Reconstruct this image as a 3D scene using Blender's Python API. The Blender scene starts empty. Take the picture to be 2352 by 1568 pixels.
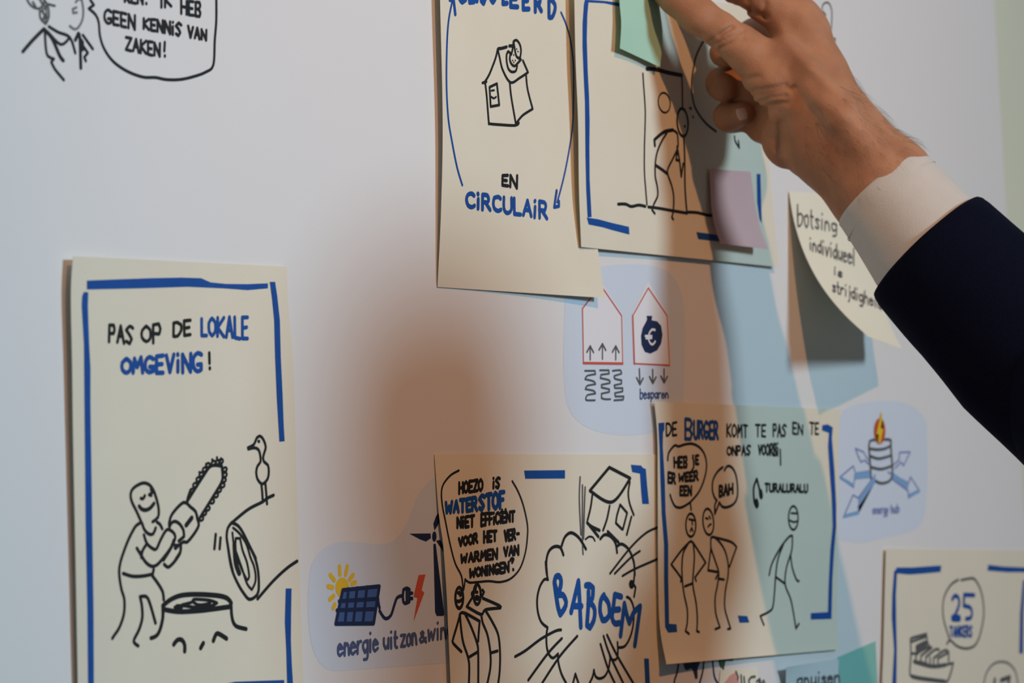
import bpy, bmesh, math, random
import numpy as np
from mathutils import Vector

C = bpy.context.scene.collection
SC = bpy.context.scene

# ------------------------------------------------------------------ camera
# The board's front is the plane y = 0 (the room lies at y < 0), X runs along it, Z is up.
FPX = 6891.0                                    # focal length for a 2352 px wide frame
YAW = math.atan(4824.0 / FPX)                   # the view runs 35 degrees off the board
PIT = math.atan(366.0 / FPX)
VV = np.array([math.cos(YAW) * math.cos(PIT), math.sin(YAW) * math.cos(PIT), math.sin(PIT)])
RR = np.array([math.sin(YAW), -math.cos(YAW), 0.0])
UU = np.cross(RR, VV)
CAM = np.array([0, 0, 1.62]) - VV * 2.238
cam_data = bpy.data.cameras.new('camera')
cam = bpy.data.objects.new('camera', cam_data); C.objects.link(cam)
cam.location = CAM
cam.rotation_euler = Vector(VV).to_track_quat('-Z', 'Y').to_euler()
cam_data.sensor_width = 36.0
cam_data.lens = FPX / 2352.0 * 36.0
cam_data.clip_start = 0.05
cam_data.dof.use_dof = True
cam_data.dof.focus_distance = 2.16
cam_data.dof.aperture_fstop = 9.0
SC.camera = cam

# ------------------------------------------------------------------ world, lamps, exposure
w = bpy.data.worlds.new('world'); SC.world = w; w.use_nodes = True
w.node_tree.nodes['Background'].inputs[0].default_value = (0.95, 1.0, 1.06, 1)
w.node_tree.nodes['Background'].inputs[1].default_value = 0.105

def aim(o, tgt):
    o.rotation_euler = (Vector(tgt) - o.location).to_track_quat('-Z', 'Y').to_euler()

ld = bpy.data.lights.new('warm_spotlight', 'SPOT')
ld.energy = 158; ld.color = (1.0, 0.46, 0.20); ld.spot_size = math.radians(42); ld.spot_blend = 1.0
ld.shadow_soft_size = 0.035
lo = bpy.data.objects.new('warm_spotlight', ld); C.objects.link(lo)
lo.location = (-1.10, -2.3, 3.46); aim(lo, (0.32, 0, 1.66))

ld = bpy.data.lights.new('cool_lamp', 'AREA')
ld.shape = 'DISK'; ld.size = 0.60; ld.energy = 24.5; ld.color = (0.58, 0.83, 1.0); ld.spread = math.radians(112)
lo = bpy.data.objects.new('cool_lamp', ld); C.objects.link(lo)
lo.location = (0.33, -3.1, 2.55); aim(lo, (-0.62, 0, 1.6))

SC.view_settings.view_transform = 'Standard'
SC.view_settings.look = 'None'
SC.view_settings.gamma = 1.0
SC.view_settings.use_curve_mapping = False
SC.view_settings.exposure = 0.0

# ------------------------------------------------------------------ geometry of sight lines
def ray(x, y):
    return VV + (x - 1176.0) / FPX * RR - (y - 784.0) / FPX * UU
def on_wall(x, y, h=0.0):
    """point that stands h metres in front of the board"""
    d = ray(x, y); return CAM + d * ((-h - CAM[1]) / d[1])
def at_depth(x, y, z):
    return CAM + ray(x, y) * z
def scales(x):
    """local px per metre along and up the board"""
    u = (x - 1176.0) / FPX
    sv = 3079.0 * (6000.0 - x) / 4824.0
    return sv * (math.sin(YAW) - u * math.cos(YAW)), sv

# ------------------------------------------------------------------ materials
MATS = {}
def mat(name, col, rough=0.7, bump=0.0, bscale=200.0, vary=0.0, vscale=30.0, sss=0.0, spec=0.3, sheen=0.0, trans=0.0):
    if name in MATS: return MATS[name]
    m = bpy.data.materials.new(name); m.use_nodes = True; nt = m.node_tree
    b = nt.nodes['Principled BSDF']
    b.inputs['Base Color'].default_value = (*col, 1)
    b.inputs['Roughness'].default_value = rough
    b.inputs['Specular IOR Level'].default_value = spec
    if sss:
        b.inputs['Subsurface Weight'].default_value = sss
        b.inputs['Subsurface Radius'].default_value = (0.006, 0.0025, 0.0012)
        b.inputs['Subsurface Scale'].default_value = 1.0
    if sheen:
        b.inputs['Sheen Weight'].default_value = sheen
        b.inputs['Sheen Tint'].default_value = (0.25, 0.35, 0.8, 1)
    tc = nt.nodes.new('ShaderNodeTexCoord')
    if vary:
        n = nt.nodes.new('ShaderNodeTexNoise'); n.inputs['Scale'].default_value = vscale; n.inputs['Detail'].default_value = 4
        nt.links.new(tc.outputs['Object'], n.inputs['Vector'])
        r = nt.nodes.new('ShaderNodeMapRange'); r.inputs[1].default_value = 0.25; r.inputs[2].default_value = 0.75
        r.inputs[3].default_value = 1 - vary; r.inputs[4].default_value = 1 + vary
        nt.links.new(n.outputs['Fac'], r.inputs[0])
        mx = nt.nodes.new('ShaderNodeVectorMath'); mx.operation = 'SCALE'; mx.inputs[0].default_value = col
        nt.links.new(r.outputs[0], mx.inputs['Scale']); nt.links.new(mx.outputs[0], b.inputs['Base Color'])
    if bump:
        n = nt.nodes.new('ShaderNodeTexNoise'); n.inputs['Scale'].default_value = bscale; n.inputs['Detail'].default_value = 5
        nt.links.new(tc.outputs['Object'], n.inputs['Vector'])
        bp = nt.nodes.new('ShaderNodeBump'); bp.inputs['Strength'].default_value = bump; bp.inputs['Distance'].default_value = 0.001
        nt.links.new(n.outputs['Fac'], bp.inputs['Height']); nt.links.new(bp.outputs[0], b.inputs['Normal'])
    MATS[name] = m; return m

M_BOARD = mat('board_white', (0.78, 0.78, 0.765), 0.5, 0.05, 400, 0.012, 6)
M_WALL = mat('wall_paint', (0.68, 0.72, 0.575), 0.9, 0.2, 150, 0.02, 8)
M_FLOOR = mat('floor_carpet', (0.16, 0.16, 0.17), 0.95, 0.6, 300, 0.15, 60)
M_PAPER = mat('drawing_paper', (0.775, 0.725, 0.58), 0.85, 0.12, 500, 0.02, 14)
M_CREAM = mat('cream_note_paper', (0.82, 0.80, 0.64), 0.85, 0.08, 500, 0.01, 20)
M_GREEN = mat('mint_note_paper', (0.42, 0.70, 0.54), 0.8, 0.06, 500, 0.02, 20)
M_TEAL = mat('teal_note_paper', (0.24, 0.55, 0.47), 0.8, 0.06, 500, 0.02, 20)
M_LILAC = mat('lilac_note_paper', (0.82, 0.49, 0.46), 0.8, 0.06, 500, 0.02, 20)
M_PALE = mat('pale_note_paper', (0.66, 0.72, 0.72), 0.8, 0.06, 500, 0.02, 20)
M_BLACK = mat('black_marker_ink', (0.010, 0.011, 0.012), 0.6)
M_GREY = mat('grey_pen_ink', (0.10, 0.105, 0.105), 0.7)
M_MID = mat('soft_grey_pen_ink', (0.20, 0.21, 0.21), 0.7)
M_BLUE = mat('blue_marker_ink', (0.006, 0.075, 0.33), 0.55, 0, 0, 0.10, 90)
M_NAVY = mat('navy_print', (0.012, 0.025, 0.085), 0.6)
M_LETTER = mat('slate_blue_print', (0.07, 0.11, 0.25), 0.6)
M_SKY = mat('pale_blue_print', (0.655, 0.74, 0.835), 0.55)
M_RED = mat('red_line_print', (0.60, 0.10, 0.07), 0.6)
M_BOLT = mat('red_bolt_print', (0.62, 0.10, 0.055), 0.6)
M_SUN = mat('yellow_print', (0.80, 0.55, 0.03), 0.6)
M_CELL = mat('panel_blue_print', (0.055, 0.13, 0.36), 0.6)
M_WHITE = mat('white_print', (0.80, 0.80, 0.82), 0.55)
M_ARROW = mat('arrow_blue_print', (0.22, 0.40, 0.66), 0.6)
M_ARROWL = mat('arrow_outline_print', (0.22, 0.27, 0.52), 0.6)
M_FLAME = mat('flame_red_print', (0.55, 0.085, 0.02), 0.6)
M_LEAF = mat('leaf_green_print', (0.05, 0.12, 0.05), 0.6)
M_BLUSH = mat('blush_print', (0.70, 0.36, 0.32), 0.6)

# ------------------------------------------------------------------ object helpers
def obj(name, bm, m, parent=None, smooth=False):
    me = bpy.data.meshes.new(name); bm.to_mesh(me); bm.free()
    me.materials.append(m)
    if smooth:
        for p in me.polygons: p.use_smooth = True
        if smooth == 'rim':                      # keep the cut edge of a sheet crisp
            b2 = bmesh.new(); b2.from_mesh(me)
            for e in b2.edges:
                if len(e.link_faces) == 2 and e.calc_face_angle(0) > 0.7: e.smooth = False
            b2.to_mesh(me); b2.free()
    o = bpy.data.objects.new(name, me); C.objects.link(o)
    if parent is not None: o.parent = parent
    return o
def tag(o, label, cat, group=None):
    o['label'] = label; o['category'] = cat
    if group: o['group'] = group
    return o
def empty(name, loc=(0, 0, 0)):
    o = bpy.data.objects.new(name, None); C.objects.link(o); o.location = loc
    o.empty_display_size = 0.02
    return o

# ------------------------------------------------------------------ sheets of paper as height fields over the board
class Surf:
    """A sheet hanging on the board: left and right edge outlines (top to bottom) and its lift off the board."""
    def __init__(s, left, right, lift):
        s.l = np.array(left, float); s.r = np.array(right, float); s.lift = lift; s.n = len(left)
    def edge(s, a, v):
        f = min(max(v, -0.2), 1.2) * (s.n - 1); i = min(max(int(math.floor(f)), 0), s.n - 2); t = f - i
        if s.n > 2 and 0 <= v <= 1:          # Catmull-Rom
            p = [a[max(i - 1, 0)], a[i], a[i + 1], a[min(i + 2, s.n - 1)]]
            return 0.5 * (2 * p[1] + (p[2] - p[0]) * t + (2 * p[0] - 5 * p[1] + 4 * p[2] - p[3]) * t * t + (3 * p[1] - p[0] - 3 * p[2] + p[3]) * t ** 3)
        return a[i] * (1 - t) + a[i + 1] * t
    def px(s, u, v):
        return s.edge(s.l, v) * (1 - u) + s.edge(s.r, v) * u
    def uv(s, x, y):
        u = v = 0.5
        for _ in range(14):
            p = s.px(u, v); e = 1e-3
            du = (s.px(u + e, v) - p) / e; dv = (s.px(u, v + e) - p) / e
            det = du[0] * dv[1] - du[1] * dv[0]; rx, ry = x - p[0], y - p[1]
            a = (rx * dv[1] - ry * dv[0]) / det; b = (du[0] * ry - du[1] * rx) / det
            u = min(max(u + a, -0.15), 1.15); v = min(max(v + b, -0.15), 1.15)
            if abs(a) + abs(b) < 1e-5: break
        return u, v
    def to3d(s, x, y, eps=0.0):
        u, v = s.uv(x, y)
        return on_wall(x, y, s.lift(min(max(u, 0), 1), min(max(v, 0), 1)) + eps)
    def mesh(s, nu=26, nv=30, thick=0.00018):
        bm = bmesh.new(); F = []; B = []
        for j in range(nv + 1):
            a = []; b = []
            for i in range(nu + 1):
                u, v = i / nu, j / nv; p = s.px(u, v); h = s.lift(u, v)
                q = on_wall(p[0], p[1], h); a.append(bm.verts.new(q)); b.append(bm.verts.new(q + np.array([0, thick, 0])))
            F.append(a); B.append(b)
        for j in range(nv):
            for i in range(nu):
                bm.faces.new((F[j][i], F[j + 1][i], F[j + 1][i + 1], F[j][i + 1]))
                bm.faces.new((B[j][i], B[j][i + 1], B[j + 1][i + 1], B[j + 1][i]))
        for j in range(nv):
            bm.faces.new((F[j][0], B[j][0], B[j + 1][0], F[j + 1][0])); bm.faces.new((F[j][nu], F[j + 1][nu], B[j + 1][nu], B[j][nu]))
        for i in range(nu):
            bm.faces.new((F[0][i], F[0][i + 1], B[0][i + 1], B[0][i])); bm.faces.new((F[nv][i], B[nv][i], B[nv][i + 1], F[nv][i + 1]))
        return bm
class Flat:
    def __init__(s, h): s.h = h
    def to3d(s, x, y, eps=0.0): return on_wall(x, y, s.h + eps)

# ------------------------------------------------------------------ pen strokes
ZO = {'1': (0, 0, 4.3556), '2': (980, 0, 5.6), '3': (980, 280, 3.7333), '4': (1300, 0, 5.6), '5': (1320, 280, 4.612),
      '6': (1400, 0, 2.45), '7': (1500, 0, 4.612), '8': (1760, 400, 2.3059), '9': (1280, 600, 3.92), '10': (130, 570, 3.6458),
      '11': (230, 980, 5.004), '12': (230, 1240, 4.781), '13': (690, 1160, 3.843), '14': (990, 1030, 4.9), '15': (990, 1310, 6.077),
      '16': (1180, 1040, 5.6), '17': (1180, 1290, 5.64), '18': (1490, 910, 5.2267), '19': (1490, 1140, 3.664),
      '20': (1900, 900, 4.354), '21': (1990, 1240, 4.782), '22': (1500, 1460, 4.2), '0': (0, 0, 1.0)}
def P(z, s):
    ox, oy, k = ZO[z]; out = []
    for t in s.split():
        a, b = t.split(','); out.append((ox + float(a) / k, oy + float(b) / k))
    return out

WF = 0.8
class Ink:
    """collects strokes and filled shapes lying on one surface into one mesh"""
    def __init__(s, surf, eps=0.00022, split=False):
        s.surf = surf; s.bm = bmesh.new(); s.eps = eps; s.k = 0; s.split = split; s.parts = []
    def cut(s):
        if s.split and len(s.bm.verts): s.parts.append(s.bm); s.bm = bmesh.new()
        return s
    def nexteps(s):
        s.k += 1; return s.eps + (s.k % 40) * 0.000004
    def stroke(s, pts, wd=0.0022, smooth=True, closed=False, w1=None):
        pts = list(pts); wd = wd * WF
        if closed: pts = pts + [pts[0]]
        mx = sum(p[0] for p in pts) / len(pts); sh, sv = scales(mx)
        q = np.array([(p[0] / sh, p[1] / sv) for p in pts])
        if len(q) == 1: q = np.array([q[0], q[0] + (0.0003, 0)])
        runs = [[q[0]]]
        for i in range(1, len(q)):
            runs[-1].append(q[i])
            if i < len(q) - 1:
                a = q[i] - q[i - 1]; b = q[i + 1] - q[i]
                c = (a @ b) / (np.linalg.norm(a) * np.linalg.norm(b) + 1e-12)
                if c < (0.45 if smooth else 0.75): runs.append([q[i]])
        for r in runs:
            s._ribbon(np.array(r), wd, smooth, sh, sv)
        return s
    def _ribbon(s, r, wd, smooth, sh, sv):
        if len(r) < 2: return
        if smooth and len(r) > 2:
            out = []
            n = len(r)
            for i in range(n - 1):
                p0 = r[max(i - 1, 0)]; p1 = r[i]; p2 = r[i + 1]; p3 = r[min(i + 2, n - 1)]
                m = max(2, min(10, int(np.linalg.norm(p2 - p1) / 0.002)))
                for k in range(m):
                    t = k / m
                    out.append(0.5 * (2 * p1 + (p2 - p0) * t + (2 * p0 - 5 * p1 + 4 * p2 - p3) * t * t + (3 * p1 - p0 - 3 * p2 + p3) * t ** 3))
            out.append(r[-1]); r = np.array(out)
        else:
            out = []
            for i in range(len(r) - 1):
                m = max(1, int(np.linalg.norm(r[i + 1] - r[i]) / 0.012))
                for k in range(m): out.append(r[i] + (r[i + 1] - r[i]) * k / m)
            out.append(r[-1]); r = np.array(out)
        keep = [r[0]]
        for p in r[1:]:
            if np.linalg.norm(p - keep[-1]) > 1e-5: keep.append(p)
        r = np.array(keep)
        if len(r) < 2: return
        d = np.gradient(r, axis=0); d /= (np.linalg.norm(d, axis=1)[:, None] + 1e-12)
        nrm = np.stack([-d[:, 1], d[:, 0]], 1); hw = wd / 2; e = s.nexteps()
        L = r + nrm * hw; R = r - nrm * hw
        def vert(m):
            return s.bm.verts.new(s.surf.to3d(m[0] * sh, m[1] * sv, e))
        lv = [vert(p) for p in L]; rv = [vert(p) for p in R]
        for i in range(len(r) - 1):
            s.bm.faces.new((lv[i], rv[i], rv[i + 1], lv[i + 1]))
        for idx, sg in ((0, -1), (len(r) - 1, 1)):
            fan = []
            for k in range(1, 5):
                a = math.pi * k / 5
                fan.append(vert(r[idx] + nrm[idx] * hw * math.cos(a) + d[idx] * sg * hw * math.sin(a)))
            ring = [lv[idx]] + fan + [rv[idx]]
            if sg > 0: ring.reverse()
            s.bm.faces.new(ring)
    def lines(s, z, data, wd=0.0022, smooth=True):
        for part in data.split('|'):
            s.stroke(P(z, part), wd, smooth)
        return s
    def fill(s, pts, smooth=False, fine=0.02):
        if smooth:
            n = len(pts); out = []
            a = np.array(pts, float)
            for i in range(n):
                p0, p1, p2, p3 = a[i - 1], a[i], a[(i + 1) % n], a[(i + 2) % n]
                for k in range(6):
                    t = k / 6
                    out.append(0.5 * (2 * p1 + (p2 - p0) * t + (2 * p0 - 5 * p1 + 4 * p2 - p3) * t * t + (3 * p1 - p0 - 3 * p2 + p3) * t ** 3))
            pts = out
        mx = sum(p[0] for p in pts) / len(pts); sh, sv = scales(mx)
        b2 = bmesh.new()
        f = b2.faces.new([b2.verts.new((p[0] / sh, -p[1] / sv, 0)) for p in pts])
        bmesh.ops.triangulate(b2, faces=[f])
        if isinstance(s.surf, Surf):
            for _ in range(6):
                ed = [e for e in b2.edges if e.calc_length() > fine]
                if not ed: break
                bmesh.ops.subdivide_edges(b2, edges=ed, cuts=1)
                bmesh.ops.triangulate(b2, faces=b2.faces[:])
        e = s.nexteps(); mp = {}
        for v in b2.verts: mp[v.index if v.index >= 0 else id(v)] = None
        b2.verts.index_update()
        vs = [s.bm.verts.new(s.surf.to3d(v.co.x * sh, -v.co.y * sv, e)) for v in b2.verts]
        for f in b2.faces:
            try: s.bm.faces.new([vs[v.index] for v in f.verts])
            except ValueError: pass
        b2.free(); return s.cut()
    def ellipse(s, z, cx, cy, rx, ry, rot=0.0, wd=0.0022, fill=False):
        ox, oy, k = ZO[z]; pts = []
        for i in range(20):
            a = 2 * math.pi * i / 20; x = rx * math.cos(a); y = ry * math.sin(a)
            c, n = math.cos(rot), math.sin(rot)
            pts.append((ox + (cx + x * c - y * n) / k, oy + (cy + x * n + y * c) / k))
        return s.fill(pts) if fill else s.stroke(pts, wd, closed=True)
    def text(s, z, txt, x0, t0, b0, x1, t1, b1, wd=0.0022, jit=0.22):
        ox, oy, k = ZO[z]; tot = 0; lay = []
        for ch in txt:
            if ch == ' ': tot += 4; continue
            g = FONT[ch]; strokes = [[(int(t[0], 16), int(t[1], 16)) for t in st.split()] for st in g.split(';')]
            wdt = max(p[0] for st in strokes for p in st)
            if wdt < 1: wdt = 1.2; tot += 0.6
            lay.append((tot, strokes)); tot += wdt + 2.4
        tot -= 2.4
        rnd = random.Random(txt + str(x0))
        for off, strokes in lay:
            for st in strokes:
                pp = []
                for gx, gy in st:
                    u = (off + gx + rnd.uniform(-jit, jit)) / max(tot, 0.5); v = (gy + rnd.uniform(-jit, jit)) / 8.0
                    x = x0 + (x1 - x0) * u; yt = t0 + (t1 - t0) * u; yb = b0 + (b1 - b0) * u
                    pp.append((ox + x / k, oy + (yt + (yb - yt) * v) / k))
                s.stroke(pp, wd)
        return s.cut()
    def done(s, name, m, parent, label=None):
        s.cut()
        o = [obj(name, b, m, parent) for b in (s.parts or [s.bm])][0]
        if label: o['label'] = label
        return o

FONT = {'A': "08 30 68;15 55", 'B': "08 00 40 52 34 04;34 56 48 08", 'C': "61 40 11 04 17 48 67", 'D': "00 08 38 65 62 30 00",
        'E': "50 00 08 58;04 44", 'F': "50 00 08;04 44", 'G': "61 30 02 06 38 67 65 35", 'H': "00 08;60 68;04 64", 'I': "00 08",
        'J': "50 57 38 17", 'K': "00 08;60 04 68", 'L': "00 08 58", 'M': "08 10 35 60 78", 'N': "08 00 68 60",
        'O': "30 02 06 38 66 62 30", 'P': "08 00 40 52 44 04", 'R': "08 00 40 52 44 04;24 68", 'S': "61 30 02 34 56 38 07",
        'T': "00 60;30 38", 'U': "00 06 28 48 66 60", 'V': "00 38 60", 'W': "00 18 43 68 80", 'Z': "00 60 08 68",
        'i': "03 08;00 00", 'a': "54 33 04 06 28 56;53 58", 'b': "00 08 38 56 54 33 04", 'd': "50 58;54 33 04 06 28 56",
        'e': "05 55 44 23 04 07 28 57", 'g': "54 33 04 06 28 56;53 5a 3b 1b", 'h': "00 08;05 23 44 58", 'j': "23 2a 0b;20 21",
        'l': "00 08", 'n': "03 08;05 23 44 58", 'o': "23 04 07 28 47 44 23", 'p': "03 0b;04 33 54 56 38 07", 'r': "03 08;05 23 43",
        's': "44 23 04 36 47 28 07", 't': "10 17 38;03 33", 'u': "03 06 28 56;53 58", 'v': "03 28 53", 'w': "03 18 34 58 73",
        'y': "03 28;53 1b", 'z': "03 53 08 58", 'm': "03 08;04 23 38;34 53 78", 'c': "53 23 05 27 57", '&': "58 11 20 31 06 18 37 55",
        '!': "00 05;07 08"}
# ------------------------------------------------------------------ the setting
def slab(name, pts, y0, y1, m, parent=None):
    bm = bmesh.new()
    a = [bm.verts.new((p[0], y0, p[1])) for p in pts]; b = [bm.verts.new((p[0], y1, p[1])) for p in pts]
    n = len(pts); bm.faces.new(a); bm.faces.new(list(reversed(b)))
    for i in range(n): bm.faces.new((a[i], b[i], b[(i + 1) % n], a[(i + 1) % n]))
    bmesh.ops.recalc_face_normals(bm, faces=bm.faces)
    return obj(name, bm, m, parent)
wall = slab('wall_back', [(-2.6, 0), (3.2, 0), (3.2, 3.4), (-2.6, 3.4)], 0.012, 0.14, M_WALL); wall['kind'] = 'structure'
fb = bmesh.new()
vs = [fb.verts.new(p) for p in ((-2.6, 0.14, 0), (-2.6, -4.2, 0), (3.2, -4.2, 0), (3.2, 0.14, 0))]
lv = [fb.verts.new((v.co.x, v.co.y, -0.1)) for v in vs]
fb.faces.new(vs); fb.faces.new(list(reversed(lv)))
for i in range(4): fb.faces.new((vs[i], lv[i], lv[(i + 1) % 4], vs[(i + 1) % 4]))
bmesh.ops.recalc_face_normals(fb, faces=fb.faces)
floor = obj('floor', fb, M_FLOOR); floor['kind'] = 'structure'

# ------------------------------------------------------------------ the printed board
e0 = on_wall(2283, 0); e1 = on_wall(2348, 1110)
def edge_x(z): return e0[0] + (e1[0] - e0[0]) * (z - e0[2]) / (e1[2] - e0[2])
board = slab('printed_board', [(-1.25, 0.62), (edge_x(0.62), 0.62), (edge_x(2.45), 2.45), (-1.25, 2.45)], 0.0, 0.012, M_BOARD)
tag(board, 'large white printed board on the wall with drawings and pale blue graphics', 'board')
F0 = Flat(0.0)

# speech bubble and two little figures, top left
o = Ink(F0).lines('1', "905,0 940,50 890,85 960,150 990,230 1000,350 1040,480 1130,610 1270,710 1430,770 1560,775 1660,795 1800,795 1940,765 2060,720 2135,650 2150,400 2165,200 2165,-60", 0.0026)
bub = o.done('speech_bubble', M_BLACK, board)
o = Ink(F0, split=True)
o.text('1', "GEEN", 1050, 92, 225, 1350, 158, 292, 0.0027); o.text('1', "KENNiS", 1438, 182, 285, 1815, 232, 360, 0.0027)
o.text('1', "VAN", 1885, 262, 368, 2065, 302, 402, 0.0027); o.text('1', "ZAKEN", 1262, 375, 495, 1600, 437, 566, 0.0027)
o.text('1', "iK", 1612, -70, 75, 1715, -60, 62, 0.0027); o.text('1', "HEB", 1815, 0, 135, 2005, 22, 168, 0.0027)
o.text('1', "KEN", 1250, -120, 15, 1430, -95, 42, 0.0027)
o.lines('1', "1650,422 1645,510|1650,555 1651,563|1465,32 1466,38", 0.0027)
o.done('speech_lettering', M_BLACK, bub)
o = Ink(F0).lines('1', "265,-30 290,30 340,75 400,85 430,50 405,0 380,-30|480,40 520,52 550,58|400,80 405,180 460,240 490,170 480,60 430,-20|330,20 360,70|420,110 450,150 430,200", 0.0020)
o.lines('1', "440,20 450,90|460,60 470,180|420,60 440,140|450,160 460,220", 0.0016); head = o
o = Ink(F0)
o.lines('1', "230,515 330,400 440,290 520,380 600,560 635,605|440,290 500,350", 0.0032)
o.lines('1', "450,310 460,480 480,560 540,590 515,620 550,690 640,800|490,265 580,320 700,375 755,530|700,375 610,445 480,320", 0.0025)
o = o.done('bearded_figure', M_BLACK, board); head.done('bearded_head', M_GREY, o)
o = Ink(F0).lines('1', "760,20 790,-10 820,0 835,100 825,200 780,280 740,290 700,260|765,75 730,90 735,130 770,125", 0.0022)
fig = o.done('listening_figure', M_MID, board)
o = Ink(F0).lines('1', "755,400 785,335 800,380 810,680", 0.0032).lines('1', "830,350 930,490|840,470 880,530 845,570 860,610|800,390 830,420 830,500", 0.0025)
o.done('figure_body', M_BLACK, fig)
# little figure behind the hand
Ink(F0).lines('7', "1790,100 1800,50 1840,25 1875,50 1895,130 1890,280 1880,400 1930,410 1920,500 1910,520|1800,120 1830,160|1810,230 1840,230 1850,310 1845,330", 0.0022).done('sketched_figure', M_GREY, board)

# solar and wind graphic
g = Ink(F0, 0.00010); g.fill(P('13', "80,640 110,500 200,385 330,325 500,325 680,340 800,320 890,240 950,130 1000,0 1080,-150 1250,-300 1450,-350 1450,600 1450,1380 1300,1390 900,1420 500,1450 300,1460 200,1420 130,1320 90,1180 70,1000 68,800"), True)
solar = g.done('solar_wind_graphic', M_SKY, board, 'pale blue cloud shape behind sun, panel and turbine')
o = Ink(F0, 0.00025); o.ellipse('13', 370, 725, 60, 88, fill=True)
o.lines('13', "345,540 350,610|415,540 400,610|465,615 435,655|485,680 455,692|265,615 300,660|245,715 285,725|260,830 295,800|290,905 305,875", 0.0045)
o.done('sun', M_SUN, solar)
o = Ink(F0, 0.00045); o.fill(P('13', "375,745 700,710 650,1045 310,1048")); pan = o.done('solar_panel', M_CELL, solar)
Ink(F0, 0.0006).lines('13', "375,748 698,714 648,1042 314,1045 375,748|425,738 395,1045|502,730 468,1045|588,722 552,1043|345,845 682,825|325,925 667,915", 0.0036, False).done('panel_grid', M_NAVY, pan)
Ink(F0, 0.0004).lines('13', "685,800 690,860 700,905|700,930 730,980 760,1000 800,970 830,880 855,815 905,795|905,800 910,745 940,730 965,745|905,800 910,850 930,865 960,850|940,740 940,858|962,742 962,852|962,775 988,775|962,822 988,822", 0.0032).done('power_plug', M_NAVY, solar)
Ink(F0, 0.0004).fill(P('13', "1045,615 1105,610 1070,750 1095,770 1000,1025 1035,815 1000,805")).done('lightning_bolt', M_BOLT, solar)
o = Ink(F0, 0.0004); o.ellipse('13', 1183, 275, 19, 45, fill=True)
o.fill(P('13', "965,250 1150,248 1152,290 1110,318 1060,300")); o.fill(P('13', "1185,222 1175,160 1200,90 1232,58 1245,120 1205,190"))
o.fill(P('13', "1200,312 1235,305 1262,360 1285,460 1250,390")); o.fill(P('13', "1175,340 1195,340 1270,965 1260,975 1205,975 1190,940"))
o.done('wind_turbine', M_NAVY, solar)
o = Ink(F0, 0.0004, split=True)
o.text('13', "energie", 335, 1165, 1330, 685, 1120, 1282, 0.0029, 0.1); o.text('13', "uit", 738, 1120, 1265, 855, 1115, 1252, 0.0029, 0.1)
o.text('13', "zon", 890, 1090, 1245, 1026, 1070, 1225, 0.0029, 0.1); o.text('13', "&", 1056, 1115, 1208, 1110, 1115, 1205, 0.0029, 0.1)
o.text('13', "wind", 1130, 1050, 1192, 1345, 1020, 1160, 0.0029, 0.1)
o.done('caption_lettering', M_LETTER, solar)

# saving graphic with two houses
g = Ink(F0, 0.00010); g.fill(P('9', "380,50 600,25 800,30 920,60 1020,110 1090,220 1135,380 1150,650 1145,950 1130,1250 1080,1400 950,1520 700,1565 480,1555 330,1520 200,1450 110,1340 70,1180 55,900 65,500 75,330 150,150"), True)
save = g.done('saving_graphic', M_SKY, board, 'pale blue rounded shape behind two outlined houses')
for hp, halo in (("228,425 390,212 580,490 590,920 237,915", "222,420 390,180 590,485 598,926 230,922"), ("820,240 990,490 1012,935 695,920 680,490", "820,180 1000,485 1022,942 688,928 668,485")):
    h = Ink(F0, 0.00025).fill(P('9', halo)).done('house', M_WHITE, save)
    Ink(F0, 0.0004).stroke(P('9', hp), 0.0016, False, True).stroke(P('9', hp)[3:5], 0.0026, False).done('house_outline', M_RED, h)
o = Ink(F0, 0.0004, split=True)
for x, yt, yb in ((297, 762, 885), (407, 742, 878), (527, 762, 885)):
    o.lines('9', f"{x},{yb} {x},{yt}|{x-30},{yt+55} {x},{yt} {x+30},{yt+58}", 0.0022).cut()
for x, x2, yt, yb in ((740, 746, 968, 1108), (860, 862, 975, 1098), (962, 964, 970, 1092)):
    o.lines('9', f"{x},{yt} {x2},{yb}|{x2-30},{yb-60} {x2},{yb} {x2+28},{yb-56}", 0.0022).cut()
o.done('small_arrow', M_GREY, save)
Ink(F0, 0.0004).lines('9', "250,985 340,985 345,1015 270,1030 252,1060 330,1080 345,1105 270,1120 255,1150 330,1165 345,1190 270,1205 258,1240 270,1250 340,1250|385,980 465,980 468,1010 395,1020 390,1050 470,1070 475,1095 400,1110 400,1135 470,1150 470,1175 400,1190 400,1230 430,1240 480,1240|500,985 570,980 580,1010 515,1030 520,1055 580,1070 580,1100 515,1115 520,1140 590,1140 590,1170 520,1185 525,1215 600,1215 595,1245 515,1250", 0.0020).done('heating_coils', M_GREY, save)
bag = Ink(F0, 0.0005).fill(P('9', "805,490 855,490 850,530 900,540 935,580 948,660 935,740 900,800 840,830 790,815 760,750 755,670 770,600 800,545 810,520")).done('money_bag', M_NAVY, save)
Ink(F0, 0.0006).lines('9', "880,618 852,614 828,648 820,690 838,738 862,746 882,720|793,672 850,672|800,692 850,690", 0.0024).done('euro_sign', M_WHITE, bag)
Ink(F0, 0.0004).text('9', "besparen", 748, 1150, 1236, 1000, 1160, 1228, 0.0019, 0.1).done('caption_lettering', M_LETTER, save)

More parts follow.
